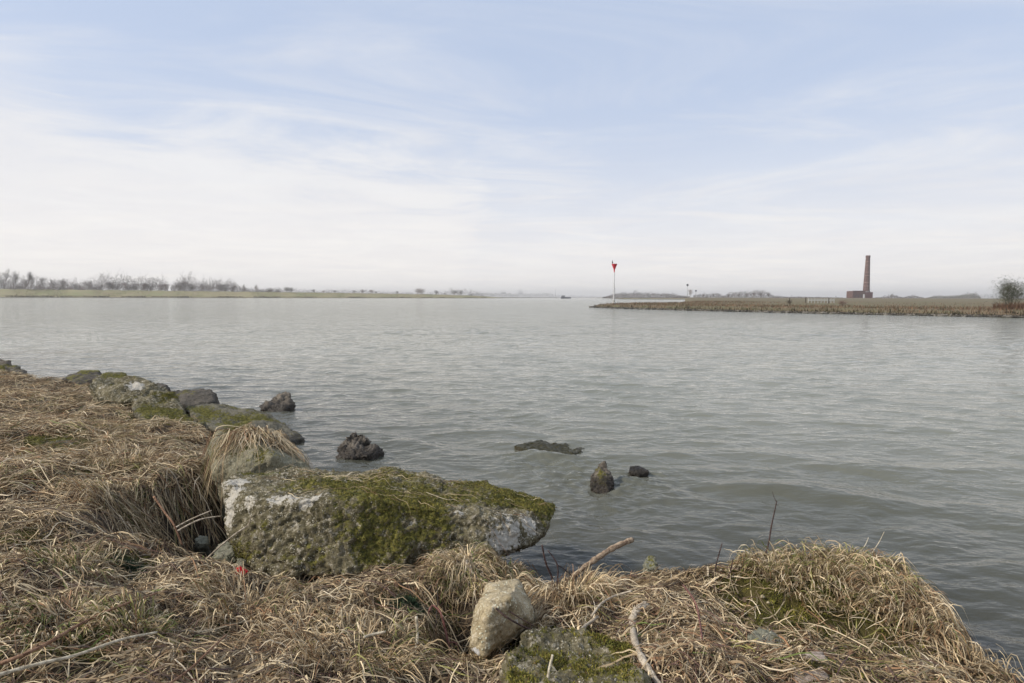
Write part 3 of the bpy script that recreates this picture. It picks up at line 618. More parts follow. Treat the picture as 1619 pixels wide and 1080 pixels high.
# loose straw lying on the big boulder
n = 240; bsurf = surf_rock(BIGB)
pa = np.array([at(380+480*rng.random(), 0, 1).x for _ in range(n)]); dpt = rng.uniform(3.0, 3.7, n); x = pa*dpt; y = dpt
o = straws('loose_straw', x, y, rng.uniform(-.6, .6, n), rng.uniform(.05, .22, n), rng.uniform(.0015, .003, n), rng.uniform(.002, .012, n), rng.uniform(0, .01, n), rng.normal(0, .005, n), rng.normal(0, .5, n), colours(x, y, -.1), 6, surf=bsurf, maxdrop=1.5)
tag(o, 'loose dry straws scattered on top of the huge boulder', 'straw', kind='stuff')
# moss fronds on the soil
mx_ = []
for bx, by, mr in MOSS:
    k = int(60000*min(mr, .3)**2)+500; a = rng.uniform(0, 6.283, k); q = mr*1.1*np.sqrt(rng.random(k)); mx_.append(np.stack([bx+q*np.cos(a), by+q*np.sin(a)], 1))
mx_ = np.concatenate(mx_); z = T(mx_[:, 0], mx_[:, 1]); k = (z > .06) & (fb2(mx_[:, 0], mx_[:, 1], 14, 3, .6, 3) > -.12); mx_ = mx_[k]; z = z[k]; n = len(z)
ci = np.clip(((fb2(mx_[:, 0], mx_[:, 1], 6, 3, .6, 8)+rng.normal(0, .2, n)+.8)*2.6).astype(int), 0, 4)
o = blades(np.column_stack([mx_, z]), np.tile([0, 0, 1.], (n, 1)), .014, .004, MOSSPAL[ci]*rng.uniform(.7, 1.3, (n, 1)), 'ground_moss', M_MOSSF)
tag(o, 'olive and rusty moss growing in the bare patches of the bank', 'moss', kind='stuff')
# dark green moss tufts
for px_, py_, lb in ((205, 907, 'dark green moss tuft in the straw on the left'), (652, 962, 'dark green moss tuft hanging in the middle foreground')):
    p = on_ground(px_, py_); n = 5000; q = rng.normal(0, 1, (n, 2))*(.05, .028)*(.6+.4*np.sign(rng.normal(0, 1, (n, 1)))); z = T(p.x+q[:, 0], p.y+q[:, 1])+.012*np.exp(-(q[:, 0]**2+q[:, 1]**2)/.004)
    o = blades(np.column_stack([p.x+q[:, 0], p.y+q[:, 1], z+.01]), np.tile([0, 0, 1.], (n, 1)), .016, .0022, np.array([.034, .056, .028])*rng.uniform(.6, 1.7, (n, 1)), 'moss_tuft', M_MOSSF, lean=.8); tag(o, lb, 'moss')

# ------------------------------------------------------------------ sticks and stems
def bark(name, ca, cb, rough=.8):
    m, nt, b = material(name); g = nt.new('ShaderNodeNewGeometry').outputs['Position']
    f = nt.noise(g, 70, 6, .7); c = nt.mix(nt.step(f, .38, .6), tuple(v*.6 for v in ca), cb); c = nt.mix(nt.m('MULTIPLY', nt.step(nt.noise(g, 18, 4, .7), .52, .62), .7), c, ca); nt.put(b.inputs['Base Color'], c); b.inputs['Roughness'].default_value = rough
    nt.put(b.inputs['Normal'], nt.bump(f, 1, .008)); return m
M_DRIFT = bark('driftwood', (.22, .14, .085), (.44, .33, .22)); M_PALE = bark('bleached_wood', (.42, .34, .24), (.60, .51, .39)); M_DKTW = bark('dark_twig', (.045, .025, .022), (.10, .06, .05))
M_REDST = bark('red_stem', (.16, .06, .05), (.27, .13, .10)); M_BRN = bark('brown_stalk', (.20, .10, .055), (.34, .2, .12)); M_REED = bark('pale_reed', (.50, .42, .29), (.66, .58, .43))
def catmull(P, k=6):
    P = [Vector(p) for p in P]; Q = [P[0]]+P+[P[-1]]; out = []
    for i in range(1, len(Q)-2):
        for j in range(k):
            t = j/k; a, b, c_, d = Q[i-1], Q[i], Q[i+1], Q[i+2]
            out.append(.5*((2*b)+(c_-a)*t+(2*a-5*b+4*c_-d)*t*t+(3*b-a-3*c_+d)*t**3))
    out.append(P[-1]); return out
def stick(name, label, cat, px_pts, w0, w1, mat, lift=.02, group=None, knots=0, seed=1, branches=()):
    """px_pts: (px, py) on the ground (+lift) or (px, py, d); widths in photo pixels"""
    P = [at(*p) if len(p) == 3 else on_ground(p[0], p[1], lift) for p in px_pts]
    Q = catmull(P); n = len(Q); r_ = random.Random(seed)
    rad = [((w0+(w1-w0)*i/(n-1))/900*Q[i].y/2)*(1+knots*(r_.random()-.4)) for i in range(n)]
    rt = MB().tube(Q, rad, 9, .15, seed)
    for bpts, bw in branches:
        bp = catmull([at(*p) if len(p) == 3 else on_ground(p[0], p[1], lift) for p in bpts]); rt.tube(bp, [bw/900*bp[0].y/2*(1-.7*i/len(bp)) for i in range(len(bp))], 6, .1, seed)
    o = rt.out(name, mat, None, True); ground_at_origin(o, Q[0]); tag(o, label, cat, group)
    return o
d0 = 2.70
stick('driftwood_branch', 'thick brown driftwood branch sticking out over the water', 'branch', [(895, 922, d0), (920, 900, d0+.05), (948, 880, d0+.12), (972, 865, d0+.18), (1000, 853, d0+.25)], 8.5, 8, M_DRIFT, knots=.45, seed=3)
stick('curved_stick', 'bleached curved stick lying at the bottom centre', 'stick', [(1022, 957), (1003, 972), (1001, 1000), (1012, 1035), (1030, 1065), (1050, 1095)], 13, 10, M_PALE, .025, knots=.4, seed=5)
d1 = 2.60
stick('upright_twig', 'dark red twig standing upright, left one of the pair by the driftwood branch', 'twig', [(876, 945, d1), (873, 915, d1+.02), (863, 890, d1+.02), (857, 862, d1+.02)], 4, 2.5, M_DKTW, seed=7)
stick('upright_twig', 'thin dark forked twig, right one of the pair by the driftwood branch', 'twig', [(878, 960, d1-.03), (881, 925, d1), (881, 893, d1+.02), (866, 870, d1+.04)], 3.5, 1.5, M_DKTW, seed=8, branches=[([(881, 893, d1+.02), (895, 902, d1+.05), (905, 912, d1+.1)], 2)])
d2 = on_ground(1180, 905).y
stick('tall_twig', 'tall thin dark twig curving up against the water behind the right mound', 'twig', [(1178, 912, d2), (1200, 892, d2+.05), (1213, 868, d2+.08), (1220, 830, d2+.1), (1228, 793, d2+.1)], 3.6, 1.5, M_DKTW, seed=9, branches=[([(1228, 793, d2+.1), (1224, 787, d2+.1), (1221, 776, d2+.1)], 1.2)])
d3 = on_ground(1130, 900).y
stick('short_twig', 'short dark twig leaning at the edge left of the tall thin twig', 'twig', [(1125, 925, d3-.05), (1133, 890, d3), (1142, 858, d3)], 3, 1.2, M_DKTW, seed=10)
stick('short_twig', 'short dark twig beside the white pebbles', 'twig', [(1140, 935, d3-.1), (1152, 912, d3-.05), (1159, 884, d3-.03)], 3.5, 1.5, M_DKTW, seed=11)
stick('reed_stalk', 'long pale reed stalk lying across the bottom left corner', 'reed', [(-20, 1072), (60, 1050), (120, 1036), (190, 1012), (248, 1000)], 7, 4, M_REED, .055, seed=12)
stick('brown_stalk', 'long reddish brown stalk lying above the pale reed at bottom left', 'stalk', [(-15, 1055), (60, 1025), (130, 985), (190, 958), (248, 938)], 7, 3, M_BRN, .06, seed=13)
stick('brown_stalk', 'thin orange brown stalk slanting up at the bottom left centre', 'stalk', [(262, 1085), (300, 1058), (340, 1020), (358, 1004)], 4, 3, M_BRN, .06, seed=14)
d4 = on_ground(285, 885).y
stick('leaning_reed', 'pale reed leaning over the left side of the dark hollow', 'reed', [(288, 862, d4-.02), (275, 830, d4), (262, 812, d4+.05), (243, 785, d4+.1)], 2.5, 3.5, M_BRN, seed=15)
stick('hollow_reed', 'upper of two straight reeds crossing the dark hollow', 'reed', [(275, 836, 3.1), (300, 822, 3.15), (335, 807, 3.2)], 3, 2, M_PALE, seed=16, group='thin reeds crossing the dark hollow')
stick('hollow_reed', 'lower curved reed crossing the dark hollow', 'reed', [(280, 840, 3.05), (315, 822, 3.1), (350, 816, 3.15)], 3, 2, M_PALE, seed=17, group='thin reeds crossing the dark hollow')
stick('thin_stem', 'thin curved grey stem rising in front of the huge boulder at its left end', 'stem', [(322, 888, 2.75), (350, 862, 2.76), (375, 842, 2.78), (392, 830, 2.8), (397, 815, 2.8)], 3, 1.5, M_PALE, seed=18)
stick('wood_piece', 'short bleached piece of wood on the earth above the limestone', 'stick', [(736, 888), (745, 903), (755, 915)], 8, 5, M_PALE, .03, seed=19, branches=[([(755, 915), (768, 921), (795, 921)], 4)])
dd_ = on_ground(690, 1000).y
stick('red_stem', 'left reddish bramble stem over the dark gap beside the limestone', 'stem', [(680, 1048, dd_-.05), (676, 1000, dd_), (678, 968, dd_+.05), (684, 957, dd_+.1)], 4, 3, M_REDST, seed=20, group='red bramble stems beside the limestone')
stick('red_stem', 'arched reddish bramble stem nearest the limestone over the dark gap', 'stem', [(715, 1052, dd_-.1), (706, 1005, dd_), (697, 970, dd_+.05), (685, 957, dd_+.1)], 4.5, 3, M_REDST, seed=21, group='red bramble stems beside the limestone', branches=[([(703, 1018, dd_-.02), (722, 1018, dd_-.02), (727, 1055, dd_-.1)], 3)])
stick('cut_reed', 'short upright cut reed below the dark green moss tuft', 'reed', [(657, 1030), (660, 1005, on_ground(657, 1030).y), (658, 975, on_ground(657, 1030).y+.02)], 5, 5, M_REED, .02, seed=22)
stick('cut_reed', 'broad pale split reed lying on the mossy hump', 'reed', [(575, 1008), (590, 1003), (610, 999)], 5, 4, M_REED, .05, seed=23)
stick('cut_reed', 'upright broken reed in front of the broad mossy rock at the bottom', 'reed', [(865, 1085, 1.62), (868, 1060, 1.64), (874, 1035, 1.66)], 5, 4, M_REED, seed=24)
stick('dark_twig', 'dark twig crossing the limestone face', 'twig', [(784, 962, 1.99), (800, 975, 1.97), (822, 988, 1.98), (850, 1000, 2.0)], 3, 3, M_DKTW, seed=25, branches=[([(805, 966, 2.0), (820, 976, 2.0), (850, 993, 2.0)], 3)])
stick('bleached_stick', 'straight bleached stick in the straw right of the limestone', 'stick', [(902, 1012), (925, 990), (945, 975)], 6, 5, M_PALE, .05, seed=26)
stick('bleached_stick', 'long bleached stem arching over the straw above the curved stick', 'stick', [(935, 975), (950, 955), (970, 943), (1000, 934)], 4, 3, M_PALE, .06, seed=27)
stick('red_stem', 'thin red stem curving down through the straw right of the curved stick', 'stem', [(1080, 925), (1098, 950), (1105, 975), (1110, 1010)], 3, 3, M_REDST, .05, seed=28)
d5 = on_ground(1455, 940).y
stick('stray_straw', 'long pale straw poking out over the water from the right mound', 'straw', [(1460, 930, d5), (1490, 945, d5+.02), (1526, 963, d5+.03)], 2.2, 1, M_REED, seed=29)
stick('stray_straw', 'upright pale grass blade on the crest of the right mound', 'straw', [(1340, 905, 2.65), (1355, 880, 2.72), (1368, 862, 2.76), (1373, 850, 2.8)], 2.2, 1, M_REED, seed=30)
stick('stray_straw', 'tallest pale grass blade leaning right on the right mound crest', 'straw', [(1362, 905, 2.65), (1380, 873, 2.72), (1390, 857, 2.75), (1398, 841, 2.75)], 2, .8, M_REED, seed=31)
# a few hundred unnamed loose stalks of every kind
# red plastic scrap
pp = on_ground(381, 904, .02)
bm_ = MB(); s_ = .028
bm_.add([pp+Vector(v)*s_ for v in ((-1, 0, -.5), (-.95, .3, .55), (-.2, .1, .8), (.9, .1, .1), (1, .3, -.1), (.2, -.1, -.7), (-1, .25, -.5), (-.9, .5, .5), (-.2, .35, .75), (.9, .35, .05), (.95, .5, -.1), (.2, .15, -.7))],
        [[0, 1, 2, 5], [2, 3, 4, 5], [6, 11, 8, 7], [8, 11, 10, 9], [0, 6, 7, 1], [1, 7, 8, 2], [2, 8, 9, 3], [3, 9, 10, 4], [4, 10, 11, 5], [5, 11, 6, 0]])
o = bm_.out('plastic_scrap', plain('red_plastic', (.62, .03, .035), .35)); ground_at_origin(o, pp); tag(o, 'small red plastic scrap lying under the huge boulder', 'litter')

# ------------------------------------------------------------------ water
def water_mat():
    m, nt, b = material('river_water'); g = nt.new('ShaderNodeNewGeometry').outputs['Position']
    nt.n.remove(b)
    mp = nt.new('ShaderNodeMapping'); nt.put(mp.inputs[0], g); mp.inputs['Rotation'].default_value = (0, 0, R(14)); mp.inputs['Scale'].default_value = (.45, 1, 1)
    n1 = nt.noise(mp.outputs[0], 5.5, 3, .55, .3); n2 = nt.noise(mp.outputs[0], 16, 3, .6, .4); n3 = nt.noise(mp.outputs[0], 1.1, 4, .6, .2)
    far = nt.attr('far')
    h = nt.m('ADD', nt.m('MULTIPLY', n1, nt.m('ADD', .024, nt.m('MULTIPLY', far, .030))), nt.m('ADD', nt.m('MULTIPLY', n2, .0085), nt.m('ADD', nt.m('MULTIPLY', n3, nt.m('MULTIPLY', far, .16)), nt.m('MULTIPLY', nt.noise(mp.outputs[0], .33, 4, .6, .3), nt.m('MULTIPLY', far, .30)))))
    nr = nt.bump(h, 1.0, 1.0)
    fr = nt.new('ShaderNodeFresnel'); fr.inputs['IOR'].default_value = 1.33; nt.l.new(nr, fr.inputs['Normal'])
    gl = nt.new('ShaderNodeBsdfGlossy'); gl.inputs['Color'].default_value = (1, .98, .94, 1); nt.put(gl.inputs['Roughness'], nt.m('ADD', .04, nt.m('MULTIPLY', far, .06))); nt.l.new(nr, gl.inputs['Normal'])
    df = nt.new('ShaderNodeBsdfDiffuse'); nt.l.new(nr, df.inputs['Normal'])
    nt.put(df.inputs[0], nt.mix(nt.step(nt.noise(g, .35, 3, .5), .35, .65), (.175, .175, .132), (.215, .213, .168)))
    tp = nt.new('ShaderNodeBsdfTransparent'); tp.inputs[0].default_value = (.62, .60, .50, 1)
    m1 = nt.new('ShaderNodeMixShader'); nt.put(m1.inputs[0], nt.attr('murk')); nt.l.new(tp.outputs[0], m1.inputs[1]); nt.l.new(df.outputs[0], m1.inputs[2])
    m2 = nt.new('ShaderNodeMixShader'); nt.l.new(fr.outputs[0], m2.inputs[0]); nt.l.new(m1.outputs[0], m2.inputs[1]); nt.l.new(gl.outputs[0], m2.inputs[2])
    nt.l.new(m2.outputs[0], nt.n['Material Output'].inputs[0]); return m
az = np.concatenate([np.linspace(-100, -54, 70)[:-1], np.linspace(-54, 54, 880), np.linspace(54, 100, 70)[1:]])
dyp = np.concatenate([np.linspace(1100, 700, 40)[:-1], np.linspace(700, 60, 1000)[:-1], np.linspace(60, 16, 130)[:-1], np.geomspace(16, .26, 60)])
rr = CAMZ*900/dyp; dr = np.gradient(rr)
A, RR = np.meshgrid(np.radians(az), rr); X = RR*np.sin(A); Y = RR*np.cos(A); DR = np.repeat(dr[:, None], len(az), 1)
Z = np.zeros_like(X); DX = np.zeros_like(X); DY = np.zeros_like(X)
wr = np.random.default_rng(11)
NW = 84
warpx = .35*fb2(X, Y, .35, 2, .5, 301); warpy = .35*fb2(X, Y, .35, 2, .5, 302)
gust = np.clip(.75+.6*fb2(X, Y, .09, 3, .5, 305), .45, 1.1)
for i in range(NW):
    lam = .075*(1.25/.075)**(i/(NW-1)); th = R(-100)+wr.normal(0, .58)          # travelling towards the camera
    amp = .0040*lam**1.05*wr.uniform(.4, 1.4); k_ = 2*math.pi/lam
    fade = np.clip(1.6-2.6*DR/lam, 0, 1)
    if lam < .8: fade = fade*np.clip(1.4-RR*.0/lam, 0, 1)
    ph = k_*((X+warpx)*math.cos(th)+(Y+warpy)*math.sin(th))+wr.uniform(0, 6.28)
    a = amp*fade*gust; Z += a*np.cos(ph); ch = .9*min(1, lam/.35); DX -= a*math.cos(th)*np.sin(ph)*ch; DY -= a*math.sin(th)*np.sin(ph)*ch
def hump(px_, py_, h, sx, sy, rot=0):
    p = atz(px_, py_, 0); u = (X-p.x)*math.cos(rot)+(Y-p.y)*math.sin(rot); v = -(X-p.x)*math.sin(rot)+(Y-p.y)*math.cos(rot)
    return h*np.exp(-(u/sx)**2-(v/sy)**2)
Z += hump(872, 722, .06, .40, .10, -.12)+hump(850, 716, .04, .15, .08)-hump(870, 742, .03, .5, .12)+hump(1230, 775, .05, .5, .13, -.1)+hump(1320, 790, .03, .5, .12, -.25)+hump(1560, 745, .04, .9, .16, -.1)
for (px_, py_) in ((955, 780), (1008, 757), (566, 722), (440, 650)):      # small ripples thrown back by the stones
    p = atz(px_, py_, 0); q = np.hypot(X-p.x, Y-p.y); Z += .008*np.cos(q*2*math.pi/.16)*np.exp(-q/.35)*(q > .0)
for (px_, py_, h_, s_) in ((955, 775, .012, .55), (870, 735, .016, .6), (600, 725, .010, .4), (900, 830, .008, .6), (1000, 760, .010, .4)):
    p = atz(px_, py_, 0); q = np.hypot(X-p.x, (Y-p.y)*.8); kq = q < s_*3; Z[kq] += h_*fb2(X[kq]*.7, Y[kq]*1.3, 5.5, 3, .6, 811)*np.exp(-(q[kq]/s_)**2)*1.8
far = np.clip((RR-5)/30, 0, 1)**.8
murk = np.ones_like(X); kk = (RR < 24) & (np.abs(A) < R(58)); ed = -edge_dist(X[kk], Y[kk]); murk[kk] = np.clip(1-np.exp(-np.maximum(ed, 0)*.30-.06), 0, 1)
WATER = build('water', np.stack([X+DX, Y+DY, Z], -1), grid_faces(len(rr), len(az)), water_mat(), attrs={'far': far.ravel(), 'murk': murk.ravel()})
tag(WATER, kind='structure')
# river bed far sheet, so that the water has a floor everywhere
bed = MB().box((0, 2000, -2.2), (6000, 6000, .1)).out('river_bed', plain('bed_mud', (.08, .07, .05), .9, .2, .2)); tag(bed, kind='structure')

# ------------------------------------------------------------------ distant land
def land_mat(name, ca, cb, cc, sc=.2, mud=.35, sc2=None):
    m, nt, b = material(name); g = nt.new('ShaderNodeNewGeometry').outputs['Position']
    mp = nt.new('ShaderNodeMapping'); nt.put(mp.inputs[0], g); mp.inputs['Scale'].default_value = (1, .35, 1)
    n = nt.noise(mp.outputs[0], sc, 7, .65); f = nt.noise(mp.outputs[0], sc*7, 5, .65)
    c = nt.mix(nt.step(n, .36, .62), ca, cb); c = nt.mix(nt.m('MULTIPLY', nt.step(f, .45, .65), .7), c, cc)
    z = nt.new('ShaderNodeSeparateXYZ'); nt.put(z.inputs[0], g)
    c = nt.mix(nt.step(nt.m('ADD', z.outputs[2], nt.m('MULTIPLY', f, mud*.5)), mud*1.3, mud*.7), c, (.035, .028, .02))
    nt.put(b.inputs['Base Color'], c); b.inputs['Roughness'].default_value = 1; nt.put(b.inputs['Normal'], nt.bump(f, .6, .3)); return m
def hor(px_): return 470+(px_-809.5)*math.tan(ROLL)
def polyd(x, y, PG):
    global EDGE
    s = EDGE; EDGE = np.array(PG); d = edge_dist(x, y); EDGE = s; return d
# left bank: green dyke
LB = [(-700, 330, 7.5), (-300, 420, 8), (0, 500, 7.6), (200, 560, 7.5), (400, 640, 7.0), (560, 730, 6.4), (680, 830, 5.6), (740, 885, 4.2), (775, 930, 2.2), (795, 960, .6)]
pxs = np.linspace(-700, 795, 300); dd0 = np.interp(pxs, [p[0] for p in LB], [p[1] for p in LB]); top = np.interp(pxs, [p[0] for p in LB], [p[2] for p in LB])
prof = [(-4, -1.5), (0, -.05), (1.2, .35), (5, .9), (9, 1.2), (16, 1.8), (34, 'T'), (42, 'T'), (70, 'm'), (220, 'm'), (420, 'm')]
V = []
for j, (off, zz) in enumerate(prof):
    for i, px_ in enumerate(pxs):
        r_ = ray(px_, hor(px_)); d = dd0[i]+off+3.0*math.sin(i*.37)*math.sin(i*.11+2)
        z = {'T': top[i], 'm': max(.2, top[i]*.55)}.get(zz, zz)
        if not isinstance(zz, str): z = min(zz, top[i])
        V.append((r_.x*d, d, z+(.25*math.sin(i*.9+j)*(zz == 'T'))))
LBANK = build('far_bank', V, grid_faces(len(prof), len(pxs)), land_mat('dyke_grass', (.20, .20, .085), (.27, .235, .12), (.26, .20, .125), .05, .55), attrs=None); tag(LBANK, kind='structure')
def lz(px_, off):  # point on the left bank
    d = np.interp(px_, [p[0] for p in LB], [p[1] for p in LB])+off; r_ = ray(px_, hor(px_)); t_ = np.interp(px_, [p[0] for p in LB], [p[2] for p in LB])
    z = t_ if off < 50 and off > 30 else max(.2, t_*.55) if off >= 50 else 1.2
    return Vector((r_.x*d, d, z))
# right peninsula
FR = [(935, 486), (960, 487.2), (1000, 488.6), (1050, 490), (1100, 491.3), (1150, 492.5), (1200, 493.6), (1250, 494.8), (1300, 496), (1400, 498), (1500, 500), (1619, 502.5), (1800, 506.5), (2200, 514)]
PEN = [tuple(atz(a, b, 0)[:2]) for a, b in FR]+[(3000, 40), (3000, 2500), (480, 2500)]+[(at(1085, 470, 700).x, 700), (at(1083, 470, 300).x, 300), (at(1085, 470, 170).x, 170), (at(1070, 470, 138).x, 138), (at(1040, 470, 128).x, 128), (at(1000, 470, 120).x, 120), (at(965, 470, 112).x, 112), (at(945, 470, 106).x, 106)]
def TP(x, y):
    e = polyd(x, y, PEN)+.35*fb2(x, y, .4, 3, .6, 401)
    z = .62*(1-np.exp(-np.maximum(e, 0)/1.3))+np.clip((y-90)/260, 0, 1)*.5+np.clip((y-250)/350, 0, 1)*1.1+.10*fb2(x, y, .25, 3, .6, 405)*np.clip(e, 0, 1)
    return np.where(e < 0, np.maximum(e*.5, -1.5), z)
az = np.linspace(6, 62, 620); rr = np.concatenate([np.geomspace(48, 170, 230), np.geomspace(172, 2400, 90)])
A, RR = np.meshgrid(np.radians(az), rr); X = RR*np.sin(A); Y = RR*np.cos(A); Z = TP(X, Y)
PENO = build('peninsula', np.stack([X, Y, Z], -1), grid_faces(len(rr), len(az)), land_mat('reed_land', (.14, .12, .065), (.155, .11, .065), (.12, .125, .062), .09, .30)); tag(PENO, kind='structure')
# far land closing the horizon
V = []; pxs2 = np.linspace(-1500, 2800, 160)
DF = lambda p: np.interp(p, [-1500, 700, 800, 880, 930, 975, 1085, 2800], [1100, 1250, 1250, 1900, 2600, 620, 560, 520])
for off, zz in ((-6, -1.5), (0, .0), (8, 1.0), (60, 1.4), (5000, 1.2)):
    for p in pxs2: r_ = ray(p, hor(p)); d = DF(p)+off; V.append((r_.x*d, d, zz))
FAR = build('far_land', V, grid_faces(5, len(pxs2)), land_mat('far_field', (.15, .15, .08), (.2, .17, .1), (.13, .12, .08), .02, .4)); tag(FAR, kind='structure')

# reeds on the peninsula
M_REEDS = M_STRAW
def far_blades(name, label, x, y, zf, hmin, hmax, wd, pal, mat=M_REEDS, kind='stuff', cat='reeds'):
    n = len(x); z = zf(x, y); k = z > .0; x, y, z = x[k], y[k], z[k]; n = len(x)
    h = rng.uniform(hmin, hmax, n)*(.6+.8*np.clip(.5+fb2(x, y, .35, 3, .6, 501), 0, 1)); a = rng.uniform(0, 3.14, n); w_ = wd*rng.uniform(.5, 1.3, n)
    tx = x+rng.normal(0, .25, n)*h; ty = y+rng.normal(0, .25, n)*h
    V = np.stack([np.stack([x-w_*np.cos(a), y-w_*np.sin(a), z-.05], 1), np.stack([x+w_*np.cos(a), y+w_*np.sin(a), z-.05], 1), np.stack([tx+w_*.3*np.cos(a), ty, z+h], 1), np.stack([tx-w_*.3*np.cos(a), ty, z+h*.93], 1)], 1)
    pal = np.array(pal); c = pal[rng.integers(0, len(pal), n)]*rng.uniform(.7, 1.25, (n, 1))*(1+.8*fb2(x, y, .30, 4, .7, 511)).clip(.4, 1.6)[:, None]
    o = build(name, V.reshape(-1, 3), np.arange(n*4).reshape(n, 4), mat, attrs={'col': np.repeat(c, 4, 0)}); tag(o, label, cat, kind=kind); return o
n = 90000; a = np.radians(rng.uniform(7, 56, n)); r_ = 50*(190/50)**rng.random(n); x = r_*np.sin(a); y = r_*np.cos(a)
e = polyd(x, y, PEN); k = (e > .5) & (rng.random(n) < np.clip(1.2-e/22, .06, 1)); x, y = x[k], y[k]
far_blades('reed_bed', 'brown and russet dead reeds covering the spit on the right', x, y, TP, .08, .32, .035, [(.22, .145, .09), (.20, .11, .07), (.16, .115, .07), (.27, .20, .13), (.10, .07, .045), (.12, .105, .055)])
n = 60000; a = np.radians(rng.uniform(7, 56, n)); r_ = 50*(120/50)**rng.random(n); x = r_*np.sin(a); y = r_*np.cos(a); e = polyd(x, y, PEN); k = (e > -.35) & (e < 1.0+1.2*fb2(x, y, .8, 3, .6, 77)); x, y = x[k], y[k]
far_blades('shore_tufts', 'dark olive tufts along the muddy edge of the spit', x, y, lambda a_, b_: np.maximum(TP(a_, b_), .02), .12, .42, .05, [(.05, .045, .025), (.075, .065, .03), (.03, .027, .02), (.10, .095, .045)])
n = 2600; a = np.radians(rng.uniform(6.5, 56, n)); r_ = 48*(125/48)**rng.random(n)
px_l = np.array(PEN[:len(FR)]); u = rng.random(n); seg = rng.integers(0, 11, n); x = px_l[seg, 0]+(px_l[seg+1, 0]-px_l[seg, 0])*u+rng.normal(0, .25, n); y = px_l[seg, 1]+(px_l[seg+1, 1]-px_l[seg, 1])*u+rng.normal(.1, .28, n)
OC = np.array([(1, 0, 0), (0, 1, 0), (-1, 0, 0), (0, -1, 0), (0, 0, .7), (0, 0, -.7)]); OF = [(0, 1, 4), (1, 2, 4), (2, 3, 4), (3, 0, 4), (1, 0, 5), (2, 1, 5), (3, 2, 5), (0, 3, 5)]
sz = rng.uniform(.08, .26, n); V = OC[None]*sz[:, None, None]*rng.uniform(.6, 1.4, (n, 6, 1)); an = rng.uniform(0, 6.28, n); ca, sa = np.cos(an)[:, None], np.sin(an)[:, None]
V = np.stack([V[..., 0]*ca-V[..., 1]*sa+x[:, None], V[..., 0]*sa+V[..., 1]*ca+y[:, None], V[..., 2]+rng.uniform(-.02, .1, n)[:, None]], -1)
cc = np.array([(.06, .052, .042), (.10, .088, .07), (.15, .135, .11), (.04, .036, .03)])[rng.integers(0, 4, n)]
o = build('shore_stones', V.reshape(-1, 3), (np.arange(n)[:, None, None]*6+np.array(OF)[None]).reshape(-1, 3), M_MOSSF, smooth=False, attrs={'col': np.repeat(cc, 6, 0)}); tag(o, 'dark stones along the water edge of the spit', 'stones', kind='stuff')
# left bank shore brush
n = 9000; pxr = rng.uniform(-200, 780, n); d = np.interp(pxr, [p[0] for p in LB], [p[1] for p in LB]); offs = rng.uniform(0, 8, n)
gap = fb2(pxr*.02, d*0, 1, 4, .7, 601); k = gap > -.12; pxr, d, offs = pxr[k], d[k], offs[k]
rx_ = (pxr-809.5)/900; x = rx_*(d+offs); y = d+offs
far_blades('shore_brush', 'dark brush along the waterline of the far green dyke', x, y, lambda a_, b_: np.full(len(a_), .2), .4, 1.6, .30, [(.07, .055, .035), (.10, .085, .045), (.15, .12, .07), (.05, .045, .03)], cat='brush')
n = 14000; pxr = rng.uniform(-200, 770, n); d = np.interp(pxr, [p[0] for p in LB], [p[1] for p in LB]); offs = rng.uniform(4, 34, n); tp_ = np.interp(pxr, [p[0] for p in LB], [p[2] for p in LB])
x = (pxr-809.5)/900*(d+offs); y = d+offs; zz = np.minimum(np.interp(offs, [0, 16, 34], [.9, 1.7, 8]), tp_); ZZ = dict(z=zz)
far_blades('dyke_grass', 'rough green and straw coloured grass on the slope of the far dyke', x, y, lambda a_, b_: zz, .2, .6, .30, [(.20, .20, .08), (.26, .225, .11), (.29, .23, .14), (.16, .16, .07)], cat='grass')

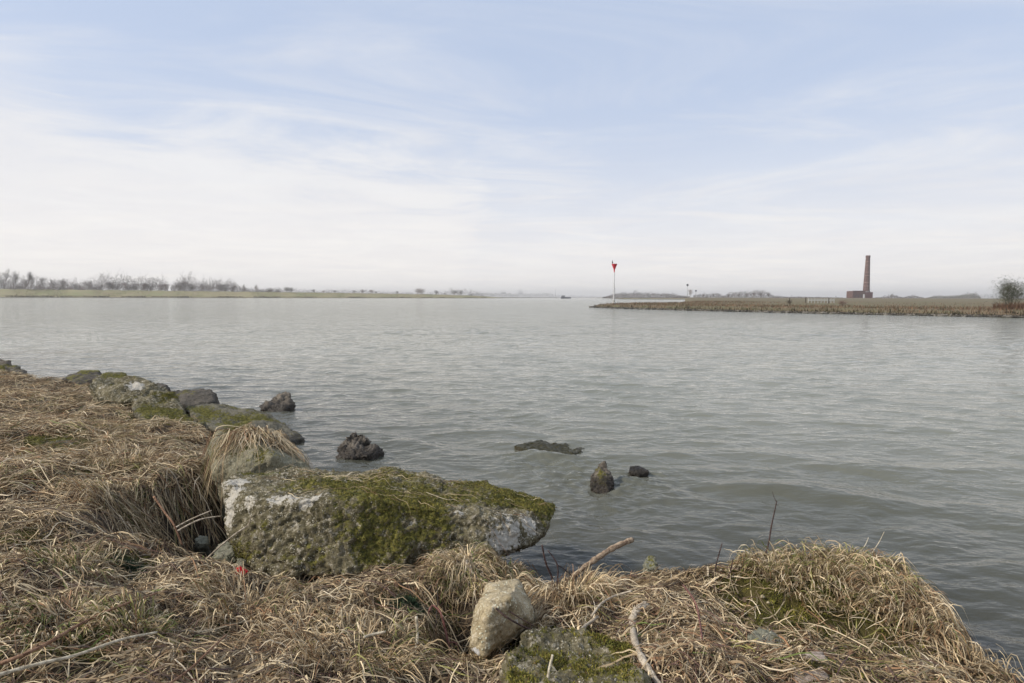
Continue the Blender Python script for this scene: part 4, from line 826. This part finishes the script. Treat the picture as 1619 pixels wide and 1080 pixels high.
# ------------------------------------------------------------------ bare trees
def twig_mat(name, col):
    return plain(name, col, .9)
M_TW = [twig_mat('bark_grey', (.13, .105, .088)), twig_mat('bark_reddish', (.17, .11, .09)), twig_mat('bark_brown', (.10, .085, .065)), twig_mat('bark_pale', (.27, .22, .19)), twig_mat('bark_olive', (.075, .078, .045))]
def tree_mesh(seed, H, spread, stems=1, twigs=900, tw=.03, trunkf=.3, tall=False):
    """skeleton grown from the ground; trunk mesh and crown mesh"""
    r_ = random.Random(seed); trunk = MB(); crown = MB(); ends = []
    def limb(p, d, L, rad, lev, mb):
        pts_ = [p]; n_ = 4
        for i in range(n_):
            d = (d+Vector((r_.gauss(0, .16), r_.gauss(0, .16), r_.gauss(.05, .10)))).normalized(); pts_.append(pts_[-1]+d*L/n_)
        mb.tube(pts_, [rad*(1-.5*i/n_) for i in range(n_+1)], 5 if lev < 2 else 3)
        if lev >= 3: ends.append((pts_, L)); return
        for k in range([11, 5, 3][lev]):
            t = r_.uniform(.35, 1) if lev else r_.uniform(trunkf, 1); i = min(int(t*n_), n_-1); q = pts_[i].lerp(pts_[i+1], t*n_-i)
            an = r_.uniform(0, 6.28); el = r_.uniform(.25, .9) if tall else r_.uniform(-.15, .7)
            nd = (Vector((math.cos(an)*spread, math.sin(an)*spread, el*1.3+.15))*.9+d*.5).normalized()
            limb(q, nd, L*r_.uniform(.48, .74)*(1-.35*t*(lev == 0)), rad*.42, lev+1, crown)
    for s in range(stems):
        an = r_.uniform(0, 6.28); ln = r_.uniform(.1, .5) if stems > 1 else .04
        d = Vector((math.cos(an)*ln, math.sin(an)*ln, 1)).normalized()
        limb(Vector((math.cos(an), math.sin(an), 0))*(.02*H*(stems > 1)), d, H*(.62 if stems == 1 else .5), H*.011/math.sqrt(stems), 0, trunk)
    for k in range(twigs):
        pts_, L = r_.choice(ends); i = r_.randrange(len(pts_)-1); q = pts_[i].lerp(pts_[i+1], r_.random())+Vector((r_.gauss(0, .03), r_.gauss(0, .03), r_.gauss(-.01, .04)))*H
        d = Vector((r_.gauss(0, 1), r_.gauss(0, 1), r_.gauss(.5, .7))).normalized(); l_ = H*r_.uniform(.03, .075); s = d.cross(Vector((r_.random(), r_.random(), r_.random()))).normalized()*tw/2
        m_ = q+d*l_*.5+Vector((r_.gauss(0, .1), r_.gauss(0, .1), 0))*l_
        crown.add([q-s, q+s, m_+s*.7, m_-s*.7, q+d*l_], [[0, 1, 2, 3], [3, 2, 4]])
    return trunk, crown
PROTO = {}
def proto(kind):
    if kind not in PROTO:
        sp = {'poplar': (1, 20, .5, 1, 2600, .045, .12, True), 'poplar_b': (5, 20, .6, 1, 2400, .045, .15, True), 'round': (2, 12, 1.0, 2, 2400, .03, .12, False), 'round_b': (7, 12, 1.1, 3, 2400, .03, .1, False), 'bush': (3, 5, 1.1, 7, 1500, .02, .05, False), 'bush_b': (8, 5, 1.2, 8, 1500, .02, .05, False)}[kind]
        PROTO[kind] = (sp[1], *[mb.out('x', M_TW[0]).data for mb in tree_mesh(*sp)])
        for o in [o for o in bpy.data.objects if o.name.startswith('x')]: bpy.data.objects.remove(o)
    return PROTO[kind]
PMATS = {}
def tree(kind, name, loc, H, wsc, label, mi, group, cat='tree', rz=None):
    h0, tm, cmesh = proto(kind); root = empty(name, loc, random.Random(label).uniform(0, 6) if rz is None else rz); tag(root, label, cat, group); s = H/h0
    for nm, me in (('trunk', tm), ('crown', cmesh)):
        key = (kind, nm, mi)
        if key not in PMATS: m2 = me.copy(); m2.materials.clear(); m2.materials.append(M_TW[mi]); PMATS[key] = m2
        o = bpy.data.objects.new(nm, PMATS[key]); C.objects.link(o); o.parent = root
    root.scale = (s*wsc, s*wsc, s)
    return root
def tpos(px_, off, ytop, base=None):
    p = lz(px_, off) if base is None else base; v = ray(px_, ytop); return p, CAMZ+v.z*p.y-p.z
ORD = ['leftmost', 'second', 'third', 'fourth', 'fifth', 'sixth', 'seventh', 'eighth', 'ninth', 'tenth', 'eleventh', 'twelfth']
for i, (px_, yt, k_, mi) in enumerate([(6, 422, 'poplar', 0), (23, 426, 'poplar_b', 0), (38, 427, 'poplar', 0), (47, 428, 'poplar_b', 0), (68, 429, 'round', 0), (87, 433, 'round_b', 0), (105, 434, 'round', 0), (119, 440, 'bush', 4), (141, 436, 'round_b', 0)]):
    p, H = tpos(px_, 60, yt); tree(k_, 'bare_tree', p, H, (1.0 if 'pop' in k_ else .85), f'{ORD[i]} bare tree from the left end of the far left bank' if i else 'leftmost tall bare tree on the far left bank', mi, 'bare trees along the left horizon')
for i, (px_, yt, mi) in enumerate([(31, 440, 2), (60, 446, 1), (78, 447, 1), (97, 446, 2), (112, 447, 1), (130, 447, 1), (15, 447, 2), (150, 446, 0)]):
    p, H = tpos(px_, 55, yt+1); tree('bush' if i % 2 else 'bush_b', 'hedge_bush', p, max(2, H), 1.3, f'{ORD[i]} bare shrub at the foot of the tall trees on the far left bank' if i else 'first bare shrub at the foot of the tall trees on the far left bank', mi, 'shrubs under the left trees')
MID = [(170, 439, 'round', 0), (185, 441, 'round_b', 0), (200, 441, 'round', 1), (215, 441, 'round_b', 0), (228, 443, 'round', 1), (240, 441, 'round_b', 0), (252, 443, 'round', 1), (263, 443, 'round', 1), (160, 443, 'round_b', 0), (178, 440, 'round', 0), (207, 443, 'round_b', 0), (234, 442, 'round', 2),
       (285, 441, 'round_b', 0), (294, 438, 'round', 0), (303, 441, 'round_b', 2), (318, 446, 'round', 1), (333, 445, 'round_b', 3), (346, 444, 'round', 0), (358, 445, 'round_b', 0), (368, 446, 'round', 0), (388, 448, 'poplar', 0), (407, 449, 'poplar_b', 3), (425, 450, 'bush', 0), (438, 453, 'bush', 0),
       (453, 450, 'bush', 2), (460, 451, 'bush_b', 2), (497, 455, 'bush', 2), (511, 457, 'bush_b', 3), (530, 457, 'bush', 2), (560, 457, 'bush_b', 0), (572, 455, 'bush', 0), (587, 455, 'bush', 3), (595, 459, 'bush', 0), (628, 458, 'bush_b', 0), (660, 452, 'bush', 3), (667, 452, 'bush_b', 3), (689, 456, 'bush', 2), (718, 455, 'bush', 0), (728, 455, 'bush_b', 0), (703, 462, 'bush', 2), (745, 463, 'bush_b', 2)]
def where(i, px_):
    refs = ['in the grey grove', 'in the reddish end of the grove', 'in the round topped clump', 'right of the round topped clump', 'on the open stretch', 'near the right end']
    return refs
segs = [(155, 222, 'in the long grey grove'), (222, 270, 'in the reddish end of that grove'), (270, 310, 'in the round topped clump'), (310, 375, 'right of the round topped clump'), (375, 445, 'beyond the loose row'), (445, 520, 'at mid dyke'), (520, 650, 'on the right half dyke'), (650, 700, 'near the dyke end'), (700, 800, 'at the dyke tip')]
for (a, b, ph) in segs:
    its = sorted([t for t in MID if a <= t[0] < b])
    for i, (px_, yt, k_, mi) in enumerate(its):
        p, H = tpos(px_, 45 if px_ > 440 else 62, yt); nm = 'bare_bush' if 'bush' in k_ else 'bare_tree'; H = max(2.5, H)
        tree(k_, nm, p, H, {'p': 1.1, 'r': 1.15, 'b': 1.6}[k_[0]], f'{["first", "second", "third", "fourth", "fifth", "sixth", "seventh", "eighth"][i]} from left of bare {"bushes" if nm == "bare_bush" else "trees"} {ph}, left horizon', mi, 'bare trees and bushes on the far dyke', cat='bush' if nm == 'bare_bush' else 'tree')
# undergrowth that closes the groves: reads as one mass
def thicket(name, label, pts_, n, wd, cols, dens=1.0):
    n = int(n*2.4)
    """pts_: (px, ytop, distance, base z)"""
    P = np.array(pts_, float); px_ = rng.uniform(P[0, 0], P[-1, 0], n); yt = np.interp(px_, P[:, 0], P[:, 1]); d = np.interp(px_, P[:, 0], P[:, 2]); zb = np.interp(px_, P[:, 0], P[:, 3])
    d = d+rng.uniform(0, .05, n)*d; xx = (px_-809.5)/900*d; top = CAMZ+(470+(px_-809.5)*math.tan(ROLL)-yt)/900*d-zb
    top = np.maximum(top, .5)*(.90+.5*fb2(xx, d, 24/np.median(d)*3, 5, .7, 701)*1.3+.12)
    cw = np.median(d)*.0105; cell = np.floor(xx/cw+.35*np.sin(xx/cw*.7)); fr = xx/cw+.35*np.sin(xx/cw*.7)-cell
    cr = (np.sin(cell*12.9898)*43758.5453) % 1; top = top*(.50+.42*cr+.38*np.sqrt(np.clip(1-(2*fr-1)**2, 0, 1)))
    h = np.abs(rng.random(n))**.85*top; L = rng.uniform(.05, .14, n)*top+.25; w_ = .62*wd*rng.uniform(.4, 1.2, n)
    dr_ = np.stack([rng.normal(0, .55, n), rng.normal(0, .5, n), rng.uniform(.3, 1, n)], 1); dr_ /= np.linalg.norm(dr_, axis=1)[:, None]
    B = np.stack([xx, d, zb+h-L*.7], 1); s = np.cross(dr_, rng.normal(0, 1, (n, 3))); s /= np.linalg.norm(s, axis=1)[:, None]; s = s*w_[:, None]/2
    V = np.stack([B-s, B+s, B+dr_*L[:, None]+s*.5, B+dr_*L[:, None]-s*.5], 1)
    cols = np.array(cols); tone = fb2(px_*.1, px_*0, 1, 3, .6, 702); ci = np.clip(((tone+rng.normal(0, .2, n)+.6)/1.2*len(cols)).astype(int), 0, len(cols)-1)
    o = build(name, V.reshape(-1, 3), np.arange(n*4).reshape(n, 4), M_STRAW, attrs={'col': np.repeat(cols[ci]*rng.uniform(.8, 1.2, (n, 1)), 4, 0)})
    tag(o, label, 'woodland', kind='stuff'); return o
G3 = [(.065, .052, .045), (.085, .065, .055), (.11, .065, .055), (.06, .055, .04)]
thicket('distant_grove', 'dense bare grove in the middle of the left horizon', [(-150, 446, 540, 4), (60, 449, 545, 4), (148, 447, 590, 4), (165, 441, 600, 4), (240, 443, 620, 4), (268, 447, 630, 4)], 14000, .28, G3)
thicket('distant_grove', 'round topped bare grove right of the long one on the left horizon', [(272, 453, 640, 4), (285, 443, 645, 4), (300, 441, 650, 4), (312, 449, 655, 4), (345, 448, 670, 4), (372, 450, 690, 4), (385, 457, 700, 4), (430, 458, 720, 4)], 8000, .28, G3)
thicket('distant_scrub', 'low scrub on the right half of the far dyke', [(430, 457, 720, 4), (500, 459, 750, 4), (560, 459.5, 790, 3.5), (600, 461, 830, 3.5), (650, 462.5, 860, 3), (690, 463, 900, 3), (705, 459, 910, 3), (735, 457.5, 930, 2), (765, 466, 950, 1)], 6500, .28, G3)
BL = [(.10, .10, .10), (.12, .11, .10), (.14, .13, .12)]
thicket('distant_woods', 'hazy line of trees on the horizon left of the far boat', [(740, 464, 1300, 1), (775, 463.5, 1300, 1), (800, 464, 1300, 1), (820, 462, 1350, 1), (840, 465, 1500, 1), (862, 463.5, 1700, 1), (885, 467, 1900, 1), (915, 468, 2300, 1), (955, 468.5, 2600, 1)], 5000, .55, BL)
thicket('distant_woods', 'brown scrubby wood behind the red topped beacon', [(952, 470, 640, 1), (975, 465, 640, 1), (1000, 463, 640, 1), (1030, 465, 640, 1), (1050, 463, 640, 1), (1075, 467, 640, 1), (1090, 469, 640, 1)], 7000, .25, G3)
thicket('distant_woods', 'row of bare woods between the second beacon and the meadow posts', [(1095, 468, 560, 1.6), (1112, 465, 560, 1.6), (1135, 464, 560, 1.6), (1142, 468, 560, 1.6), (1160, 463, 560, 1.6), (1190, 461.5, 560, 1.6), (1212, 462, 560, 1.6), (1222, 468, 560, 1.6), (1245, 470, 560, 1.6), (1262, 469, 560, 1.6), (1340, 471, 560, 1.6)], 8000, .25, G3)
thicket('distant_woods', 'low hedge of bare bushes right of the brick chimney', [(1374, 471, 640, 1.5), (1395, 469, 640, 1.5), (1410, 466, 640, 1.5), (1425, 470, 640, 1.5), (1440, 467, 640, 1.5), (1465, 472, 640, 1.5)], 3500, .25, G3)
thicket('distant_woods', 'broad brownish wood on the right horizon left of the shore bush', [(1462, 471, 850, 1.3), (1475, 468, 850, 1.3), (1505, 467.5, 850, 1.3), (1520, 466, 850, 1.3), (1540, 465, 850, 1.3), (1548, 470, 850, 1.3)], 6000, .35, [(.13, .12, .09), (.15, .13, .10)])
thicket('distant_woods', 'blue grey hazy wood farthest away on the right horizon', [(1462, 473, 2100, 1.2), (1535, 466, 2100, 1.2), (1560, 466, 2100, 1.2), (1619, 467, 2100, 1.2), (1750, 467, 2100, 1.2)], 6500, .9, BL)
def rpos(px_, d): r_ = ray(px_, hor(px_)); x_ = r_.x*d; return Vector((x_, d, float(TP(np.array([x_]), np.array([float(d)]))[0])))
def rtree(k_, nm, px_, d, yt, w_, lb, mi, cat='tree', group=None):
    p = rpos(px_, d); v = ray(px_, yt); return tree(k_, nm, p, CAMZ+v.z*d-p.z, w_, lb, mi, group, cat)
rtree('round', 'bare_tree', 1093, 430, 453, .8, 'pale pinkish bare tree just right of the second beacon', 3, group='bare trees on the right shore')
for i, (px_, yt, k_) in enumerate([(1112, 462, 'round_b'), (1128, 463, 'round'), (1152, 462, 'round_b'), (1168, 463, 'round'), (1180, 461, 'round_b'), (1192, 460, 'round'), (1203, 460, 'round_b'), (1214, 461, 'round')]):
    rtree(k_, 'bare_tree', px_, 540, yt, .85, f'{ORD[i] if i else "first"} bare tree from the left in the row behind the right meadow', 0, group='bare trees on the right shore')
for i, (px_, yt) in enumerate([(1409, 463), (1436, 466), (1252, 466), (1322, 467)]):
    rtree('round', 'bare_tree', px_, 600, yt, .8, ['thin bare tree just right of the brick chimney', 'low bare tree between the chimney and the broad wood', 'small bare tree left of the meadow posts', 'small bare tree between the white fence and the brick building'][i], 0, group='bare trees on the right shore')
# big near bush at right edge
tm = tree_mesh(21, 3.2, .75, 14, 2200, .017, .05, False)
p = rpos(1600, 61); p.z -= .1
root = empty('shore_bush', p); tag(root, 'large bare olive twigged bush on the spit at the right edge', 'bush')
tm[0].out('trunk', M_TW[2], root); tm[1].out('crown', M_TW[4], root)
root.scale = (1.5, 1.5, 1.38)
n = 1400; a = rng.uniform(0, 6.28, n); q = 1.5*np.sqrt(rng.random(n)); x = p.x+q*np.cos(a); y = p.y+q*np.sin(a)
o = far_blades('bramble', 'reddish brown bramble around the foot of the large bush at the right edge', x, y, TP, .3, .8, .025, [(.20, .11, .07), (.15, .10, .06)], kind=None, cat='bramble')
for px_, d, s_, lb in ((1250, 92, .55, 'dark round shrub on the meadow behind the reeds'), (1331, 80, .6, 'reddish shrub on the reedy shore below the brick building')):
    q_ = rpos(px_, d); tree('bush', 'low_shrub', q_, s_*2.2, 1.5, lb, 1 if px_ > 1300 else 2, None, 'shrub')

# ------------------------------------------------------------------ beacons, chimney, boat, fence
M_WHITE = plain('white_paint', (.48, .48, .47), .5, .1, 3); M_RED = plain('signal_red', (.50, .035, .05), .45, .15, 2); M_DK = plain('dark_paint', (.05, .05, .06), .6, .2, 2)
M_CONC = plain('concrete', (.38, .37, .34), .85, .2, 3); M_FEATH = plain('bird_plumage', (.10, .085, .08), .8, .2, 9)
p = rpos(970.5, 103); t_ = at(971.5, 417, 103); H = t_.z-p.z
bc = empty('river_beacon', p); tag(bc, 'tall white river beacon with red cone topmark on the tip of the spit', 'beacon')
MB().lathe((0, 0, 0), [(.13, 0), (.12, .5), (.105, 3), (.09, H-1.1)], 14).out('pole', M_WHITE, bc, True)
MB().lathe((0, 0, -.15), [(.42, 0), (.42, .32), (.36, .42), (.20, .46), (.20, .8), (.14, .9)], 16).out('base', M_CONC, bc)
cn = MB().lathe((0, 0, H-1.55), [(.09, 0), (.12, .5), (.50, 1.45), (.52, 1.52), (.48, 1.52), (.10, 1.5)], 20).out('topmark', M_RED, bc, False)
lad = MB()
for k in range(6): lad.tube([(.13, -.02, 1+k*.35), (.3, -.02, 1+k*.35)], .012, 5)
lad.tube([(.3, -.02, .8), (.3, -.02, 2.9)], .014, 5); lad.out('ladder', M_CONC, bc)
# cormorant on the rim
def bird(loc, rz):
    P = [((0, 0, .16), .075), ((-.02, 0, .30), .10), ((0, 0, .42), .085), ((.04, 0, .52), .045), ((.02, 0, .62), .032), ((.05, 0, .68), .042), ((.10, 0, .68), .018), ((.15, 0, .675), .008)]
    b_ = MB().tube([q for q, _ in P], [r0 for _, r0 in P], 10)
    b_.tube([(-.02, 0, .2), (-.08, 0, .08), (-.11, 0, -.06)], [.06, .045, .015], 8)                    # tail
    for s in (-1, 1): b_.tube([(0, s*.05, .42), (-.03, s*.10, .30), (-.08, s*.06, .10)], [.04, .05, .012], 8); b_.tube([(.0, s*.035, .14), (.02, s*.035, 0), (.07, s*.05, 0)], [.014, .012, .008], 5)
    o = b_.out('bird', M_FEATH, None, True); o.location = loc; o.rotation_euler = (0, 0, rz); o.scale = (.95,)*3
    tag(o, 'dark bird perched upright on the rim of the red beacon topmark', 'bird')
bird(Vector((p.x-.36, p.y, p.z+H-.03)), R(100))
d = 420; q_ = rpos(1086.5, d); t_ = at(1086.5, 449, d); H2 = t_.z-q_.z
b2 = empty('river_beacon', q_); tag(b2, 'distant slim beacon with dark drum topmark beside the pale bare tree', 'beacon')
MB().lathe((0, 0, 0), [(.22, 0), (.18, H2-1.5)], 12).out('pole', M_WHITE, b2, True); MB().lathe((0, 0, H2-1.6), [(.2, 0), (.75, .3), (.75, 1.4), (.2, 1.6)], 14).out('topmark', M_DK, b2)
d = 330; q_ = rpos(1100, d); b3 = empty('marker_post', q_); tag(b3, 'short marker post with small board right of the pale bare tree', 'post')
MB().lathe((0, 0, 0), [(.12, 0), (.1, 4.6)], 8).out('pole', M_CONC, b3); MB().box((0, 0, 4.5), (.5, .06, .4)).out('board', M_DK, b3)

def brick_mat(name, ca, cb, mortar, sc):
    m, nt, b = material(name); tcn = nt.new('ShaderNodeTexCoord').outputs['Object']
    g = nt.new('ShaderNodeNewGeometry').outputs['Position']
    br = nt.new('ShaderNodeTexBrick'); nt.put(br.inputs['Vector'], nt.vm('MULTIPLY', tcn, (1, 1, 1)))
    rot = nt.new('ShaderNodeMapping'); nt.put(rot.inputs[0], tcn); rot.inputs['Rotation'].default_value = (R(90), 0, 0); nt.put(br.inputs['Vector'], rot.outputs[0])
    br.inputs['Color1'].default_value = (*ca, 1); br.inputs['Color2'].default_value = (*cb, 1); br.inputs['Mortar'].default_value = (*mortar, 1); br.inputs['Scale'].default_value = sc
    n = nt.noise(g, .35, 6, .7); c = nt.mix(nt.m('MULTIPLY', nt.step(n, .4, .7), .6), br.outputs[0], tuple(v*.5 for v in ca))
    nt.put(b.inputs['Base Color'], c); b.inputs['Roughness'].default_value = .9; return m
M_BRICK = brick_mat('red_brick', (.105, .055, .045), (.145, .075, .060), (.14, .105, .09), 2.2); M_BRICKD = brick_mat('darker_brick', (.11, .05, .05), (.15, .065, .06), (.12, .09, .08), 2.2); M_BAND = plain('pale_band', (.40, .27, .22), .9, .15, 1)  # second brick is slightly darker: annex, coping and some chimney bands
d = 600; cb = rpos(1369, d); cb.z = 2.0; sc_ = d/900
ch = empty('chimney', cb); tag(ch, 'tall tapering red brick factory chimney', 'chimney')
Hc = at(1372, 404, d).z-cb.z; r0, r1 = 9.4*sc_/2, 5.8*sc_/2
prof = [(r0*1.12, 0), (r0*1.12, 7.6), (r0, 7.8)]
NB = 9
for k in range(NB+1):
    z = 8+(Hc-3-8)*k/NB; rk = r0+(r1-r0)*((z-8)/(Hc-8)); prof += [(rk, z)]
prof += [(r1*1.02, Hc-2.4), (r1*1.13, Hc-2.0), (r1*1.13, Hc-.6), (r1*1.06, Hc), (r1*.72, Hc), (r1*.70, Hc-1.5)]
MB().lathe((0, 0, 0), prof, 32).out('stack', M_BRICK, ch)
for k in range(NB):
    z = 9+(Hc-3-9)*k/NB; rk = r0+(r1-r0)*((z-8)/(Hc-8)); MB().lathe((0, 0, 0), [(rk+.02, z-.02), (rk+.09, z), (rk+.085, z+.28), (rk+.02, z+.3)], 32).out('iron_band', M_BAND if k % 3 else M_BRICKD, ch)
bu = empty('brick_building', rpos(1353, d-8)); bu.location.z = 2.0; tag(bu, 'roofless dark red brick building at the foot of the chimney', 'building')
bx = bu.location.x; L0 = at(1343.5, 470, d-8).x-bx; L1 = at(1363.5, 470, d-8).x-bx; L2 = at(1374.5, 470, d-8).x-bx; Hb = at(1350, 460.3, d-8).z-2.0; Hb2 = at(1370, 462, d-8).z-2.0
def wallbox(mb, x0, x1, y0, y1, z0, z1): mb.box(((x0+x1)/2, (y0+y1)/2, (z0+z1)/2), ((x1-x0)/2, (y1-y0)/2, (z1-z0)/2))
dr0 = at(1359.6, 470, d-8).x-bx; dr1 = at(1362.4, 470, d-8).x-bx; hd_ = 4.2
mb = MB(); wallbox(mb, L0, dr0, -5, -4.5, 0, Hb); wallbox(mb, dr0, dr1, -5, -4.5, hd_, Hb); wallbox(mb, dr1, L1, -5, -4.5, 0, Hb)
wallbox(mb, L0, L0+.5, -4.5, 6, 0, Hb); wallbox(mb, L0+.5, L1, 5.5, 6, 0, Hb); mb.out('wall', M_BRICK, bu)
mb = MB(); wallbox(mb, L1+.003, L2, -5.4, 2.4, 0, Hb2); mb.out('annex_wall', M_BRICKD, bu)
mb = MB(); wallbox(mb, L0-.1, L1, -5.15, -4.4, Hb+.003, Hb+.35); mb.out('coping', M_BRICKD, bu)
mb = MB(); wallbox(mb, dr0+.05, dr1-.05, -4.9, -4.7, .05, hd_-.1); mb.out('door', plain('white_door', (.75, .74, .70), .6), bu)
mb = MB(); wallbox(mb, L1-.6, L1+3.6, -5.55, -5.2, Hb2+.05, Hb2+.5); mb.out('lintel', M_WHITE, bu)
for k in range(3): mb = MB(); cx_ = L0+2.4+k*2.8; wallbox(mb, cx_, cx_+1.3, -5.06, -4.98, 1.6, 3.4); mb.out('window', M_DK, bu)
# boat
d = 900; q_ = at(894.5, 470, d); bt = empty('boat', (q_.x, d, 0), R(12)); tag(bt, 'small dark barge far out on the river', 'boat')
V = []
for x_, hw, zt in ((-8, 1.6, 2.4), (-7, 2.4, 1.9), (0, 2.6, 1.5), (6, 2.3, 1.8), (8.3, .3, 2.6)):
    V += [(x_, -hw*.75, -.3), (x_, hw*.75, -.3), (x_, hw, zt), (x_, -hw, zt)]
F = [[i*4+k, i*4+(k+1) % 4, i*4+4+(k+1) % 4, i*4+4+k] for i in range(4) for k in range(4)]+[[3, 2, 1, 0], [16, 17, 18, 19]]
MB().add(V, F).out('hull', M_DK, bt); MB().box((-4.4, 0, 3.0), (2.3, 1.9, 1.3)).box((-4.4, 0, 4.4), (2.6, 2.1, .12)).out('wheelhouse', plain('grey_cabin', (.16, .16, .17), .6), bt); MB().box((2.4, 0, 1.9), (3.4, 1.7, .4)).out('hatch', plain('hatch_grey', (.1, .1, .1), .7), bt)
MB().tube([(-4, 0, 4.4), (-4, 0, 6.2)], .08, 6).out('mast', M_CONC, bt)
d = 1240; q_ = at(881.5, 470, d); ms = empty('radio_mast', (q_.x, d+60, 1)); tag(ms, 'thin mast on the horizon left of the barge', 'mast'); MB().tube([(0, 0, 0), (0, 0, 20)], [.35, .15], 6).out('pole', M_CONC, ms); MB().box((0, 0, 18.2), (.8, .1, .3)).out('crossarm', M_CONC, ms)
# meadow posts and white fence
for i, (px_, d) in enumerate(((1248.5, 150), (1274, 125), (1310.5, 120))):
    q_ = rpos(px_, d); o = MB().lathe((0, 0, -.3), [(.10, 0), (.09, 1.35), (.09, 1.45), (.05, 1.5)], 10).out('wooden_post', plain('old_wood', (.07, .06, .05), .9, .2, 6) if i == 0 else bpy.data.materials['old_wood']); o.location = q_
    tag(o, ['dark wooden post above the dark round shrub', 'dark wooden post at the left end of the white fence', 'dark wooden post in front of the right end of the white fence'][i], 'post', 'dark posts in the meadow')
fa, fb_ = rpos(1278, 128), rpos(1319, 128); M_FW = plain('fence_white', (.55, .54, .50), .6); fe = empty('white_fence', fa); tag(fe, 'low white rail fence in the meadow', 'fence'); Lf = fb_.x-fa.x; zf = float(max(fa.z, fb_.z)-fa.z)
for k in range(9): MB().box((Lf*k/8, 0, .45), (.06, .05, .5)).out('post', M_FW, fe)
for z in (.50, .82): MB().box((Lf/2, -.085, z), (Lf/2, .03, .08)).out('rail', M_FW, fe)

# ------------------------------------------------------------------ air
hz = MB().box((0, 1400, 27), (3900, 4400, 30.4)).out('haze', None or bpy.data.materials.new('air')); tag(hz, kind='stuff')
hm = hz.data.materials[0]; hm.use_nodes = True; hn = NT(hm.node_tree); hn.n.remove(hn.n['Principled BSDF'])
pv = hn.new('ShaderNodeVolumePrincipled'); pv.inputs['Density'].default_value = .00027; pv.inputs['Color'].default_value = (1, .985, .96, 1); pv.inputs['Anisotropy'].default_value = .2
hn.l.new(pv.outputs[0], hn.n['Material Output'].inputs['Volume'])
